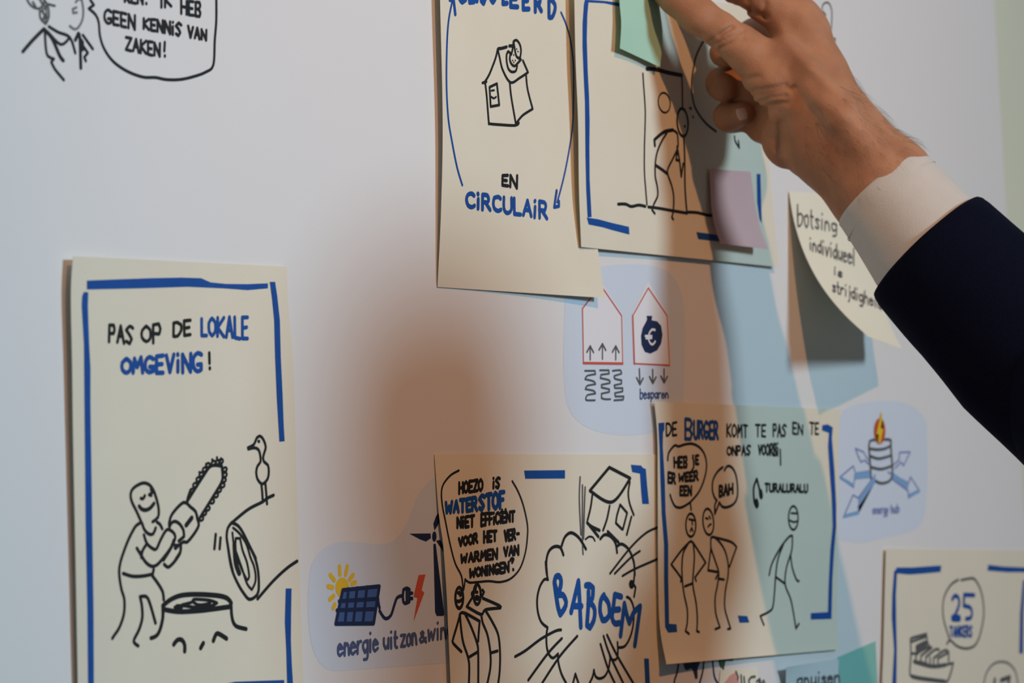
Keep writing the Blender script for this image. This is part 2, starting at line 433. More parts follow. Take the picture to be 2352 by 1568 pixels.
# battery graphic
g = Ink(F0, 0.00010); g.fill(P('20', "150,200 220,150 350,110 520,90 700,95 850,140 950,230 995,350 1005,800 990,1100 960,1270 900,1360 780,1410 600,1450 400,1500 250,1500 100,1450 60,1200 80,600 100,350"), True)
hub = g.done('energy_hub_graphic', M_SKY, board, 'pale blue rounded shape behind a battery with arrows')
for nm, fillp, line in (('arrow', "260,740 130,850 265,950 275,860 435,850 430,795 285,812", "430,790 285,812 262,740 130,850 265,950 275,860 435,850"),
                        ('arrow', "610,800 815,910 835,850 925,990 815,1055 810,985 640,860", "610,800 815,910 835,850 925,990 815,1055 810,985 640,860"),
                        ('arrow', "480,830 310,1060 260,1030 165,1250 315,1215 310,1140 490,880", "480,830 310,1060 260,1030 165,1250 315,1215 310,1140 490,880"),
                        ('arrow', "285,565 365,600 385,640 420,690 415,720 375,680 340,700 310,640", "420,690 385,640 365,600 285,565 310,640 340,700 375,680 415,720"),
                        ('arrow', "665,780 720,700 725,605 830,600 765,735 740,725 690,760", "660,730 720,680 725,605 830,600 765,735 740,700 680,760")):
    a = Ink(F0, 0.00025).fill(P('20', fillp)).done(nm, M_SKY, hub)
    Ink(F0, 0.0004).lines('20', line, 0.0022, False).done('arrow_outline', M_ARROWL, a)
o = Ink(F0, 0.00050, split=True)
for s_, w_ in (("285,840 420,825", 0.011), ("655,835 800,935", 0.010), ("470,870 325,1090", 0.010), ("140,858 262,930", 0.005), ("820,1035 915,990", 0.006), ("175,1240 310,1205", 0.006)):
    o.lines('20', s_, w_ * 0.7).cut()
o.done('arrow_shading', M_ARROW, hub)
o = Ink(F0, 0.0007); o.lines('20', "420,555 425,510 450,480 620,475 640,500 640,560 655,780 640,870 590,905 530,910 490,890|420,555 435,750 440,860|425,565 500,575 580,565 640,535|435,640 520,665 640,635|440,750 540,770 645,740", 0.0032)
bat = o.done('battery', M_GREY, hub)
fl = Ink(F0, 0.0009).ellipse('20', 528, 390, 55, 130, fill=True).done('flame', M_FLAME, hub)
Ink(F0, 0.0011).fill(P('20', "545,190 520,300 492,420 515,422 512,510 530,512 560,370 535,360 552,260")).done('flame_bolt', M_SUN, fl)
o = Ink(F0, 0.0004, split=True); o.text('20', "energy", 458, 1140, 1215, 612, 1135, 1212, 0.0022, 0.1); o.text('20', "hub", 642, 1130, 1210, 720, 1125, 1202, 0.0022, 0.1)
o.done('caption_lettering', M_ARROWL, hub)

# printed people under the drawing of the passer-by
o = Ink(F0).fill(P('22', "300,200 450,200 450,265 430,320 430,400 410,415 390,350 370,315 330,330 305,310"), True)
ppl = o.done('people_graphic', M_NAVY, board)
Ink(F0).lines('22', "250,220 245,280 230,360 205,440 215,500|495,200 480,340 445,470|575,220 590,380 620,450 640,500|695,220 675,330 665,375", 0.003).done('figure_lines', M_NAVY, ppl)
Ink(F0, 0.0004).fill(P('22', "640,200 760,200 770,240 690,245 685,300 650,300"), True).done('leaf', M_LEAF, ppl)

# ------------------------------------------------------------------ drawings on paper
def sheet(left, right, lift, m, label, cat='drawing sheet', name='paper_sheet', group=None, nu=26, nv=30):
    s = Surf(left, right, lift); o = obj(name, s.mesh(nu, nv), m, None, 'rim'); tag(o, label, cat, group); return s, o
G_SHEETS = 'cream paper drawings on the board'

# 1  PAS OP DE LOKALE OMGEVING
S, sh = sheet([(168, 588), (163, 674), (166, 844), (168, 1000), (174, 1300), (179, 1568), (181, 1645)],
              [(659, 612), (663, 710), (674, 845), (679, 1000), (688, 1290), (697, 1568), (699, 1652)],
              lambda u, v: 0.0009 + 0.0060 * (1 - u) ** 2.5 * (1 - 0.55 * v) + 0.002 * u ** 4 * (1 - v), M_PAPER,
              'tall cream drawing of a man sawing a tree with a chainsaw, lower left', group=G_SHEETS)
o = Ink(S, split=True)
o.fill(P('10', "255,270 450,262 780,250 1050,245 1210,250 1290,285 1420,298 1600,300 1770,293 1770,335 1600,350 1400,335 1100,322 700,335 255,345"))
o.fill(P('0', "620,647 632,647 637,680 643,735 645,817 649,900 652,980 654,1013 642,1014 640,980 636,913 632,817 630,735 625,685"))
o.fill(P('0', "193,670 203,671 202,702 203,735 205,790 208,844 208,927 209,1000 212,1200 215,1400 216,1610 203,1610 201,1400 197,1200 195,1000 193,790 188,702 189,680"))
o.fill(P('12', "2040,530 2103,530 2098,800 2095,1100 2105,1350 2118,1568 2120,1760 2060,1760 2055,1568 2045,1200 2030,900"))
o.fill(P('0', "505,1572 540,1565 596,1563 653,1561 653,1583 596,1585 505,1592"))
o.done('border_bar', M_BLUE, sh)
o = Ink(S, split=True); o.text('10', "PAS", 442, 645, 782, 640, 655, 798, 0.0030); o.text('10', "OP", 716, 660, 770, 868, 632, 800, 0.0030); o.text('10', "DE", 982, 625, 735, 1122, 600, 722, 0.0030)
o.lines('10', "1280,875 1282,962|1284,1000 1285,1008", 0.003)
o.done('black_lettering', M_BLACK, sh)
o = Ink(S, split=True); o.text('10', "LOKALE", 1215, 588, 728, 1600, 575, 757, 0.0034); o.text('10', "OMGEViNG", 552, 930, 1045, 1215, 872, 1032, 0.0038)
o.done('blue_lettering', M_BLUE, sh)
o = Ink(S)
o.lines('11', "475,1095 420,970 370,870 352,800 360,740 400,690 490,645 560,660 610,720 650,830 675,950 665,1040 605,1090|475,1095 420,1130 385,1180 320,1310 250,1500 232,1570 220,1650 228,1760 250,1880 276,1960 282,2050 270,2170 220,2310 160,2400 142,2430", 0.0029)
o.lines('11', "470,820 495,825 515,790|585,715 610,745 565,780 590,787|485,1110 510,1180 560,1230 610,1230 640,1160|655,1095 690,1120 715,1170|505,1240 540,1340 610,1400 650,1400 700,1290 770,1180 840,1210 865,1260 850,1320 800,1420 730,1530|540,1340 490,1420 475,1500|930,1360 925,1430 870,1520", 0.0029)
o.lines('11', "450,910 480,945 530,955 580,930 620,880", 0.0034)
o.lines('12', "810,0 780,80 700,190 620,275 560,285 500,240 455,170 405,88|885,90 880,140 830,220 770,285 740,295 705,265|255,365 350,395 460,395 570,375|590,320 575,390 640,480 690,570 700,655|440,620 460,720 465,850 430,980 375,1090 380,1130 420,1160|440,620 510,620 550,700 610,910", 0.0030)
o.fill(P('12', "425,120 470,110 465,170 445,165"))
o.done('sawing_man', M_BLACK, sh)
o = Ink(S)
o.lines('11', "800,1150 795,1110 830,1000 960,868 1040,920 1100,975 1120,1060 1135,1130 1080,1230 1000,1325 960,1320 870,1390|905,1310 965,1260 960,1190 920,1120 865,1085 820,1105 800,1150|1000,860 1100,700 1190,560 1260,460 1320,440 1400,450 1410,560 1395,640 1300,800 1150,1040|1000,860 1015,800 1040,730", 0.0030)
o.lines('11', "990,1130 1055,1045", 0.0042)
o.fill(P('11', "850,1340 900,1340 910,1380 870,1420 848,1400"))
for c in "1055,735 1092,668 1130,602 1165,545 1203,490 1240,440 1305,415 1355,405 1392,395 1435,490 1435,550 1425,610 1410,670 1370,725 1335,785 1290,855 1240,935 1200,990 1165,1052".split():
    a, b = map(float, c.split(',')); o.ellipse('11', a, b, 21, 26, 0.6, 0.0022)
o.lines('11', "1300,390 1290,375|1345,385 1345,350|1385,385 1390,362|1225,435 1220,425|1150,530 1143,520", 0.0024)
o.done('chainsaw', M_BLACK, sh)
o = Ink(S).lines('11', "1700,240 1770,200 1800,130 1840,105 1880,150 1905,230 1890,290 1875,350 1885,400 1930,440 1940,520 1925,600 1880,650 1850,650 1810,600 1795,520 1810,450 1845,400 1840,320 1820,260 1770,240 1705,255|1855,660 1865,760 1870,860|1900,645 1910,760 1920,885", 0.0028)
o.lines('11', "1822,165 1828,167", 0.003).fill(P('11', "1695,240 1760,215 1750,245 1700,258")); o.done('bird', M_BLACK, sh)
o = Ink(S).lines('11', "1510,1105 1700,950 1870,860 1920,820 1995,785|1510,1105 1470,1160 1455,1260 1475,1400 1495,1520 1530,1680|1330,1235 1315,1400|1385,1275 1375,1400|1510,1100 1580,1130 1640,1210 1720,1370 1790,1510", 0.0030)
o.lines('12', "1395,0 1440,290 1510,470 1590,600 1640,650 1700,625 1740,560 1740,380 1710,220 1650,80 1610,0|1730,645 1900,450 2050,310 2165,230", 0.0030)
o.lines('11', "1530,1160 1600,1220 1680,1340 1730,1500 1770,1600 1790,1720 1780,1800 1745,1870 1690,1800 1630,1620 1580,1480 1540,1360 1522,1215|1560,1560 1555,1400 1560,1280 1610,1280 1640,1420 1690,1560 1715,1720 1690,1760 1650,1680 1600,1560 1550,1400", 0.0024)
o.lines('11', "1545,1350 1560,1560 1600,1680", 0.005)
o.done('log', M_BLACK, sh)
o = Ink(S).lines('12', "690,720 780,650 900,605 1080,595 1300,610 1400,640 1440,690 1430,730 1250,755 1080,775 860,785 700,760 690,720", 0.0042)
o.lines('12', "690,750 690,850 660,980 620,1050 560,1075|1440,720 1450,850 1490,940 1605,975", 0.0036)
o.lines('12', "840,720 920,720 1060,738 1200,728 1285,690 1200,660 1030,650 1010,680 900,710|1020,670 1060,705 1130,710 1210,690|820,735 900,738", 0.0028)
o.lines('12', "810,1145 850,1095 900,1095 930,1150 930,1220|1135,1130 1105,1185|1245,1105 1275,1030 1310,1030 1390,1080", 0.0040)
o.done('tree_stump', M_BLACK, sh)

# 2  ... EN CIRCULAIR
S, sh = sheet([(1006, -240), (1011, 0), (1017, 280), (1013, 490), (1005, 659)], [(1352, -222), (1356, 10), (1362, 290), (1366, 500), (1389, 684)],
              lambda u, v: 0.0009 + 0.0062 * (1 - u) ** 2.2 * (1 - v ** 3) + 0.0105 * u ** 2 * max(0, v - 0.35) ** 2 * 2.0, M_PAPER,
              'cream paper drawing of a house inside a blue arrow circle, hanging top centre', group=G_SHEETS)
o = Ink(S, split=True)
o.lines('2', "335,0 290,220 268,450 257,800 257,1100 267,1350 285,1568 320,1780 390,2140 460,2380", 0.0024).cut().lines('2', "1730,160 1790,300 1840,470 1875,680 1890,900 1890,1250 1880,1568 1855,1800 1795,2140 1735,2400 1680,2600", 0.0024)
o.lines('2', "300,0 335,5|345,-30 370,185", 0.0036).cut().lines('3', "1115,590 1095,730 1135,722 1135,680", 0.0036).cut()
o.done('arrow_circle', M_BLUE, sh)
o = Ink(S, split=True)
for ch, x0, x1, yb in (('G', 425, 500, 28), ('E', 555, 610, 30), ('i', 645, 655, 10), ('S', 705, 765, 40), ('O', 825, 890, 27), ('L', 985, 1035, 52), ('E', 1085, 1175, 88), ('E', 1245, 1315, 118), ('R', 1400, 1478, 150), ('D', 1575, 1650, 225)):
    o.text('2', ch, x0, yb - 215, yb, x1, yb - 215, yb - 5, 0.0050)
o.text('3', "CiRCULAiR", 345, 605, 725, 1032, 692, 830, 0.0042)
o.done('blue_lettering', M_BLUE, sh)
o = Ink(S, split=True); o.text('3', "EN", 652, 458, 540, 775, 462, 568, 0.0034); o.done('black_lettering', M_BLACK, sh)
o = Ink(S)
o.lines('2', "740,1065 800,970 850,850 890,740 915,630|915,630 940,740 980,900 1080,1060 1200,1000 1305,930 1240,780|755,1070 775,1250 800,1568 812,1590 930,1602 1145,1612 1187,1580|1070,1060 1090,1250 1150,1600|1280,965 1300,1150 1365,1400 1240,1480 1165,1568|720,1065 770,1050|810,1120 905,1075 935,1350 825,1370 810,1120", 0.0027)
o.lines('2', "925,625 970,620 1030,603|1065,590 1100,590", 0.0032)
o.lines('2', "835,1165 870,1160|835,1245 865,1265 895,1245", 0.002)
o.done('sketched_house', M_BLACK, sh)
o = Ink(S).lines('2', "1120,530 1155,515 1195,560 1215,640 1205,730 1180,745 1150,710 1130,600 1120,530|1118,535 1105,640 1090,700|1085,690 1050,660 1030,700 1030,790 1055,890 1100,925 1150,910 1165,840|1080,690 1070,760 1090,820 1130,850 1165,820 1215,765 1180,745", 0.0027)
o.lines('2', "1158,628 1160,632|1175,660 1178,664|1105,775 1108,778|1140,775 1143,779|1120,800 1124,803|1120,705 1122,708", 0.0016)
o.done('roof_dish', M_BLACK, sh)

# 3  man at the door
S, sh = sheet([(1319, -25), (1322, 130), (1328, 280), (1330, 432), (1335, 567)], [(1745, 15), (1752, 150), (1762, 300), (1771, 430), (1788, 613)],
              lambda u, v: 0.0030 + 0.0058 * (1 - u) ** 2 * (1 if v < .8 else 1 - 1.2 * (v - .8)) + 0.0035 * u ** 3 * v ** 3, M_PAPER,
              'cream paper drawing of a bent figure at a door, partly behind the hand', group=G_SHEETS)
o = Ink(S, split=True)
o.fill(P('4', "245,-6 500,12 690,35 720,38 720,88 690,85 500,42 290,30 275,200 268,500 280,900 298,1250 305,1568 302,1900 305,2300 320,2600 330,2790 280,2795 262,2450 252,2000 248,1568 245,1300 230,1000 214,600 215,300 232,60"))
o.fill(P('5', "130,1012 250,1030 400,1070 575,1110 580,1192 400,1145 300,1115 150,1085"))
o.fill(P('5', "1290,1165 1440,1185 1530,1200 1560,1268 1430,1255 1310,1240")); o.fill(P('5', "1930,550 1968,550 1975,800 1982,1070 1960,1030 1935,850"))
o.done('border_bar', M_BLUE, sh)
o = Ink(S).lines('4', "1040,885 1150,890 1300,930 1490,968", 0.0042)
o.lines('4', "1490,968 1498,1150 1500,1370|990,945 1000,1100 1020,1400 1018,1640 1010,1900 1010,2200 1030,2480 1042,2630", 0.0024).lines('5', "1155,160 1165,350 1170,700 1190,970", 0.003)
o.ellipse('4', 1265, 1320, 76, 128, -0.12, 0.002); o.done('sketched_door', M_BLACK, sh)
o = Ink(S).lines('5', "850,250 845,190 900,140 960,100 1040,85", 0.0038)
o.lines('5', "1040,85 1085,120 1095,200 1090,280 1040,390 990,490 985,550 1030,680 1050,800 1045,940 1030,1010 1045,1032|980,110 920,210 875,320 855,440 855,580 875,680 880,780 840,870 820,930 850,970|1085,260 1110,400 1130,580 1150,440|1090,290 1075,400 1110,410", 0.0028)
o.lines('5', "860,460 920,500 985,550", 0.0034); o.ellipse('0', 1568, 281, 12.5, 32, -0.06, 0.003); o.lines('5', "1165,45 1170,48", 0.003)
o.done('bent_figure', M_BLACK, sh)
Ink(S).lines('5', "460,870 540,870 600,895 680,880 750,895|780,900 900,915 1040,940 1190,965|1200,955 1300,960 1400,985 1450,990", 0.0032).done('ground_line', M_BLACK, sh)
o = Ink(S).lines('6', "600,740 540,690 490,620 470,560 462,480 470,400 490,310 535,225 580,200|452,606 460,612|470,655 472,660", 0.0026); o.lines('5', "1695,150 1700,200 1745,275 1735,200", 0.0024)
o.done('speech_bubble', M_BLACK, sh)

# 4  BABOEM
S, sh = sheet([(998, 1042), (1008, 1177), (1018, 1250), (1026, 1360), (1030, 1450), (1035, 1568), (1037, 1680)],
              [(1515, 1043), (1514, 1177), (1513, 1250), (1512, 1360), (1513, 1450), (1516, 1568), (1518, 1672)],
              lambda u, v: 0.0009 + 0.0040 * (1 - u) ** 3 * min(1, v * 2.2), M_PAPER,
              'cream paper drawing of an exploding cloud under a flying house, bottom centre', group=G_SHEETS)
o = Ink(S, split=True); o.fill(P('16', "135,225 660,220 660,328 150,330"))
o.fill(P('16', "1508,150 1640,160 1660,190 1700,205 1715,400 1740,655 1655,655 1640,500 1625,265 1525,245")); o.fill(P('17', "1690,1250 1750,1250 1765,1568 1770,1900 1710,1900 1705,1568"))
o.done('border_bar', M_BLUE, sh)
o = Ink(S).lines('14', "315,245 220,300 140,400 118,500 130,650 160,800 210,1050 270,1280 330,1400 350,1460 358,1540 367,1590 378,1530 385,1468 430,1505 530,1500 650,1490 780,1500 900,1460 1000,1350 1060,1180 1085,1000 1085,850 1040,640 980,480 915,365", 0.0022)
bub = o.done('speech_bubble', M_BLACK, sh)
o = Ink(S, split=True)
for t, q in (("HOEZO", (318, 385, 503, 580, 345, 465)), ("iS", (700, 335, 440, 776, 325, 438)), ("NiET", (297, 780, 888, 485, 755, 872)), ("EFFiCiENT", (568, 735, 865, 940, 708, 812)),
             ("VOOR", (315, 1010, 1095, 522, 955, 1055)), ("HET", (597, 935, 1052, 738, 928, 1035)), ("VER", (830, 925, 1040, 950, 905, 1015)),
             ("WARMEN", (342, 1195, 1280, 745, 1128, 1235)), ("VAN", (822, 1115, 1205, 985, 1090, 1190)), ("WONiNGEN", (440, 1360, 1442, 875, 1275, 1385))):
    o.text('14', t, *q, 0.0032)
o.lines('14', "968,958 990,956|895,1255 910,1235 930,1245 915,1280|925,1358 928,1362|800,690 802,694|840,685 842,689", 0.0032)
o.done('black_lettering', M_BLACK, bub)
o = Ink(S, split=True); o.text('14', "WATER", 170, 610, 722, 518, 545, 690, 0.0040); o.text('14', "STOF", 547, 530, 692, 822, 485, 662, 0.0044); o.done('blue_lettering', M_BLUE, bub)
o = Ink(S); o.ellipse('15', 395, 380, 54, 145, 0.0, 0.0034); o.lines('15', "360,425 395,428 430,405|380,310 430,330|400,300 410,345", 0.0034)
o.lines('15', "400,620 420,590 480,595 680,705 668,850 660,985|480,610 560,780 640,1000 660,1150 660,1700|405,620 420,800 450,1000 515,1200 535,1350 525,1700|405,620 360,780 310,950 310,1010 425,1130|525,1210 650,1135", 0.0030)
o.done('standing_figure', M_BLACK, sh)
o = Ink(S); o.ellipse('15', 645, 332, 50, 138, 0.0, 0.0034); o.lines('15', "580,300 570,320 575,345|720,270 740,300 715,350|630,215 625,260|625,300 650,300", 0.003).lines('15', "635,378 655,382", 0.0055)
o.lines('15', "580,370 500,500 700,610 760,545 970,520 960,490 725,385|705,610 720,720 790,900 830,1150 830,1350 790,1568 770,1700|765,560 860,720 940,900 965,1150 960,1400 940,1568 925,1700|830,1150 930,1120", 0.0030)
o.done('puzzled_figure', M_BLACK, sh)
o = Ink(S).lines('16', "1230,185 1500,325 1265,630 980,485 1230,185|945,895 1000,945 1105,995|960,910 1090,1075|1210,1010 1350,1150", 0.0036)
o.lines('16', "1015,520 990,700 950,865|1235,680 1200,850 1150,995|1495,375 1475,500 1490,640 1545,795|1370,665 1460,770 1405,980 1390,975 1315,900 1330,800 1370,665|1515,820 1455,1050", 0.0030)
hs = o.done('flying_house', M_BLACK, sh)
Ink(S).lines('16', "855,310 845,600 865,1050|885,415 885,1100 893,1300|920,440 910,700 900,1100", 0.0024).done('motion_lines', M_GREY, hs)
o = Ink(S)
o.lines('16', "430,1568 420,1400 450,1270 520,1205 600,1215 640,1310|615,1200 660,1080 740,1025 840,1090 930,1235|1115,1105 1170,1050 1250,1075 1310,1160 1330,1280|1330,1200 1390,1170 1480,1240 1545,1400 1558,1568", 0.0034)
o.lines('16', "925,1110 970,1075 1020,1085 1045,1130", 0.0022)
o.lines('17', "1560,0 1565,150 1555,260|1540,270 1580,330 1560,450|1465,455 1510,480 1555,600 1550,800 1510,970 1440,1090 1350,1110 1345,1040|1350,1110 1345,1230 1310,1270 1265,1260 1245,1220|1250,1250 1230,1380 1180,1480 1110,1510 1060,1480 1040,1400 1025,1480 985,1568|840,1568 800,1450 770,1568|415,0 425,130 445,230|445,230 400,225 340,320 305,480 315,650 360,780 440,850|440,850 425,950 430,1100 460,1200 510,1245 575,1190 580,1300 620,1450 680,1568", 0.0030)
o.lines('17', "1525,288 1530,292", 0.009)
o.lines('17', "615,880 540,895 350,1000 150,1150 20,1225|625,990 440,1190 190,1530|825,960 600,1220 370,1568|1165,960 1245,1200 1420,1568|1210,945 1340,1210 1550,1568|1125,1065 1220,1370 1310,1568", 0.0030)
o.lines('16', "1855,955 1700,1030 1500,1220 1240,1550|1625,1260 1500,1350 1300,1550|1845,1365 1560,1490 1400,1580", 0.0026)
o.done('cloud', M_BLACK, sh)
o = Ink(S, split=True)
o.lines('17', "530,260 545,195 590,185 615,250 600,350 570,410 545,330 528,262|528,262 550,430 578,600 605,680 660,600 680,520 640,430 575,430|745,650 840,250 855,500 870,840|790,572 880,572|935,305 985,300 1030,340 1020,470 965,545 1010,545 1050,620 1040,750 990,850 950,820 968,560 970,380|1170,430 1130,500 1120,640 1150,750 1190,750 1240,680 1230,540 1180,460|1395,450 1310,425 1290,600 1275,720 1310,795 1370,790|1300,620 1370,615|1385,955 1410,750 1435,540 1465,680 1500,790 1560,650 1640,575 1610,800 1570,1080", 0.0064)
o.done('blue_lettering', M_BLUE, sh)

# 5  DE BURGER
S, sh = sheet([(1503, 922), (1510, 1000), (1511, 1100), (1512, 1320), (1516, 1440), (1531, 1525)], [(1930, 940), (1926, 1020), (1925, 1110), (1924, 1320), (1922, 1420), (1928, 1491)],
              lambda u, v: 0.0022 + 0.0022 * (1 - u) ** 4 + 0.0052 * (1 - u) ** 2 * max(0, (v - .6) / .4) ** 2 + 0.0022 * max(0, (v - .7) / .3) ** 2, M_PAPER,
              'cream paper drawing of two figures watching a third walk past, lower right of centre', group=G_SHEETS)
o = Ink(S, split=True); o.fill(P('0', "1512.5,971 1526,970 1526.3,986 1523,993 1522.5,1025 1527,1101 1529,1178 1535,1250 1535,1330 1537,1432 1554,1433 1555.5,1451 1535,1452.5 1528,1440 1525.5,1331 1525.5,1250 1520,1178 1517,1101 1515,1025 1513,987"))
o.fill(P('0', "1889,976 1901,974 1913,981 1911,1005 1917,1082 1921,1160 1921,1208 1916,1263 1912,1331 1910,1421 1862.5,1422.5 1862.5,1407.5 1902,1405 1903.5,1345 1907.5,1263 1913,1208 1910,1140 1907,1101 1902,1025 1904,994 1888,988"))
o.fill(P('19', "750,1000 830,1005 848,1060 765,1062")); o.done('border_bar', M_BLUE, sh)
o = Ink(S, split=True)
for t, q in (("DE", (212, 330, 470, 335, 312, 465)), ("KOMT", (942, 335, 482, 1185, 350, 490)), ("TE", (1285, 345, 480, 1405, 345, 480)), ("PAS", (1497, 335, 482, 1650, 340, 482)), ("EN", (1732, 310, 445, 1848, 345, 460)), ("TE", (1938, 318, 452, 2040, 322, 455)),
             ("ONPAS", (945, 608, 700, 1222, 590, 705)), ("VOORBi", (1320, 590, 692, 1556, 565, 712))): o.text('18', t, *q, 0.0027)
o.lines('18', "1580,640 1585,820", 0.003); o.done('black_lettering', M_BLACK, sh)
o = Ink(S, split=True); o.text('18', "B", 440, 270, 510, 520, 280, 510, 0.0040); o.text('18', "URGER", 545, 300, 500, 832, 312, 508, 0.0040); o.done('blue_lettering', M_BLUE, sh)
b1 = Ink(S).lines('18', "230,765 240,680 310,590 360,600 440,575 530,570 620,620 680,720 695,850 665,1000 600,1150 500,1270 510,1360|500,1270 440,1310 380,1335 320,1320 280,1250 258,1180", 0.0028).done('speech_bubble', M_BLACK, sh)
o = Ink(S, split=True)
for t, q in (("HEB", (307, 738, 850, 460, 722, 850)), ("E", (565, 712, 808, 598, 708, 812)), ("ER", (237, 915, 1030, 320, 930, 1048)), ("WEER", (367, 935, 1015, 592, 895, 1005)), ("EEN", (378, 1080, 1182, 513, 1080, 1185))): o.text('18', t, *q, 0.0032)
o.lines('18', "530,735 540,770 540,850 518,890|530,712 536,714", 0.003); o.done('speech_lettering', M_BLACK, b1)
b2 = Ink(S).lines('18', "890,850 830,900 775,1000 765,1120 790,1210 820,1250 795,1300 795,1410 850,1270 880,1320 940,1330 1020,1290 1065,1200 1065,1050 1040,920 990,845 940,840 910,890", 0.0030).done('speech_bubble', M_BLACK, sh)
o = Ink(S, split=True); o.text('18', "BAH", 850, 1080, 1200, 1008, 1050, 1165, 0.0036); o.done('speech_lettering', M_BLACK, b2)
o = Ink(S, split=True); o.text('18', "TURALURALU", 1400, 1050, 1142, 1908, 1062, 1150, 0.0030); o.lines('18', "1300,1330 1270,1270 1262,1100 1300,990 1330,1110 1350,1210", 0.0034); o.lines('18', "1295,1265 1302,1300|1345,1150 1352,1195", 0.0075)
o.done('song_lettering', M_BLACK, sh)
def fig(name, head, data, face):
    o = Ink(S); o.ellipse('19', *head, 0.0028); o.lines('19', data, 0.0028); o.lines('19', face, 0.0024); o.done(name, M_BLACK, sh)
fig('standing_figure', (355, 240, 42, 97, 0.0), "190,570 270,460 330,395 350,380 375,390 480,555 390,680 400,710|330,400 290,480 280,600 285,720 300,830 325,950 325,1060 310,1130 340,1155|375,390 385,500 378,620 372,740 400,900 410,1030 405,1130 425,1140|190,570 270,680 270,715|305,755 370,730", "340,190 385,200|365,200 368,235|350,290 362,262 372,290")
fig('grumpy_figure', (502, 212, 45, 110, -0.08), "525,345 560,345 630,430 665,540 670,650 645,800 640,930 665,1030 690,1110 665,1115|545,340 690,380 740,425 680,590|525,345 525,430 560,540 590,640 580,740 560,850 565,980 600,1100 560,1115|525,430 500,620 585,635|565,690 580,660|585,690 635,698", "480,180 500,188|510,165 520,185|500,255 510,240 525,232")
fig('walking_figure', (1218, 180, 40, 99, 0.0), "1015,660 1040,560 1110,430 1180,340 1210,330 1205,450 1160,600 1150,740 1200,880 1240,1110 1265,1070|1135,400 1090,520 1070,660 1060,800 1045,930 1010,970 940,1005 970,1080|1075,680 1150,735|1195,490 1210,600 1245,700 1265,710", "1200,140 1250,142|1190,200 1220,215 1255,205")

# 6  25
S, sh = sheet([(2035, 1260), (2032, 1365), (2029, 1491), (2026, 1568), (2020, 1778)], [(2377, 1264), (2376, 1365), (2374, 1490), (2372, 1568), (2370, 1770)],
              lambda u, v: 0.0009 + 0.0024 * (1 - u) ** 3, M_PAPER, 'cream paper drawing of a crate saying 25, bottom right corner of the board', group=G_SHEETS)
o = Ink(S, split=True); o.fill(P('21', "330,300 500,300 780,280 825,280 815,350 600,370 470,378 320,365")); o.fill(P('21', "305,340 340,310 325,600 328,900 335,1200 330,1568 330,1900 285,1900 285,1568 305,1200 280,850 285,600"))
o.fill(P('21', "1340,270 1500,290 1731,300 1780,300 1780,352 1550,352 1330,335")); o.fill(P('21', "1722,440 1750,440 1725,800 1720,1245 1680,1245 1690,800"))
o.done('border_bar', M_BLUE, sh)
b1 = Ink(S).lines('21', "1010,435 930,490 860,610 840,740 850,870 880,980 915,1090 885,1140 920,1100 1000,1165 1090,1190 1180,1165 1235,1080 1280,900 1290,740 1260,560 1200,440 1150,420 1040,440", 0.0032).done('speech_bubble', M_GREY, sh)
o = Ink(S, split=True); o.lines('21', "945,650 970,612 1010,630 1020,700 990,790 950,865 1030,862|1185,605 1075,600 1070,720 1140,740 1160,790 1150,850 1095,865", 0.0054); o.lines('21', "950,855 1020,858", 0.009)
o.text('21', "TANKERS", 920, 955, 1055, 1162, 942, 1060, 0.0032); o.done('speech_lettering', M_BLUE, b1)
o = Ink(S).lines('21', "485,1095 500,1075 660,1030 672,1120 690,1170|485,1095 490,1250 478,1450 500,1495 600,1520 860,1555 900,1530 930,1450 955,1350|500,1115 655,1060|520,1330 620,1345 720,1385 790,1390 870,1370 955,1350|545,1260 545,1330|600,1270 600,1345|655,1290 655,1355|700,1290 700,1375|740,1300 740,1385|785,1300 790,1380|500,1245 560,1235 700,1165|545,1265 640,1170|600,1270 720,1180|655,1285 760,1200 800,1205|740,1295 860,1210 905,1230 905,1330|785,1300 905,1230", 0.0034)
o.lines('21', "560,1185 650,1140", 0.009).lines('21', "500,1495 600,1518 860,1552|530,1335 720,1385 870,1370", 0.005); o.done('crate', M_GREY, sh)
b2 = Ink(S).lines('21', "1285,1600 1320,1460 1390,1365 1480,1335 1570,1360 1640,1450 1668,1600", 0.0032).done('speech_bubble', M_MID, sh)
Ink(S).lines('21', "1480,1540 1575,1505 1560,1580|1405,1580 1412,1530", 0.006).done('speech_lettering', M_GREY, b2)

# ------------------------------------------------------------------ sticky notes
def note(left, right, lift, m, label):
    return sheet(left, right, lift, m, label, 'sticky note', 'sticky_note', None, 14, 22)
S, n1 = note([(1420, -92), (1423, 0), (1427, 54), (1424, 111)], [(1510, -75), (1513, 0), (1522, 80), (1516, 154)],
             lambda u, v: 0.0100 + 0.0048 * (1 - u) ** 2 * min(1, 0.3 + v) + 0.003 * u ** 2 * v, M_GREEN, 'mint green sticky note pressed on by the thumb')
S, n2 = note([(1630, 388), (1632, 440), (1635, 480), (1644, 525), (1656, 560)], [(1724, 394), (1730, 440), (1736, 480), (1748, 530), (1765, 572)],
             lambda u, v: 0.0068 + (0.0095 + 0.004 * u) * v ** 2.2, M_LILAC, 'pink sticky note on the drawing of the bent figure')
def botsing_lift(u, v): return 0.001 + (0.079 * (1 - u) + 0.038 * u) * (0.25 * v + 0.75 * v * v)
def bot_edge(u):
    out = []
    for k in range(7):
        v = k / 6; fx, fy = (1812, 440) if u == 0 else (1984, 452)
        h = botsing_lift(u, v) - 0.001
        out.append((fx + 2310 * h, fy + (333 if u == 0 else 349) * (v - 0.06 * math.sin(math.pi * v) * -1)))
    return out
S, n3 = note(bot_edge(0), bot_edge(1), botsing_lift, M_CREAM, 'large cream handwritten note curling off the board beside the white cuff')
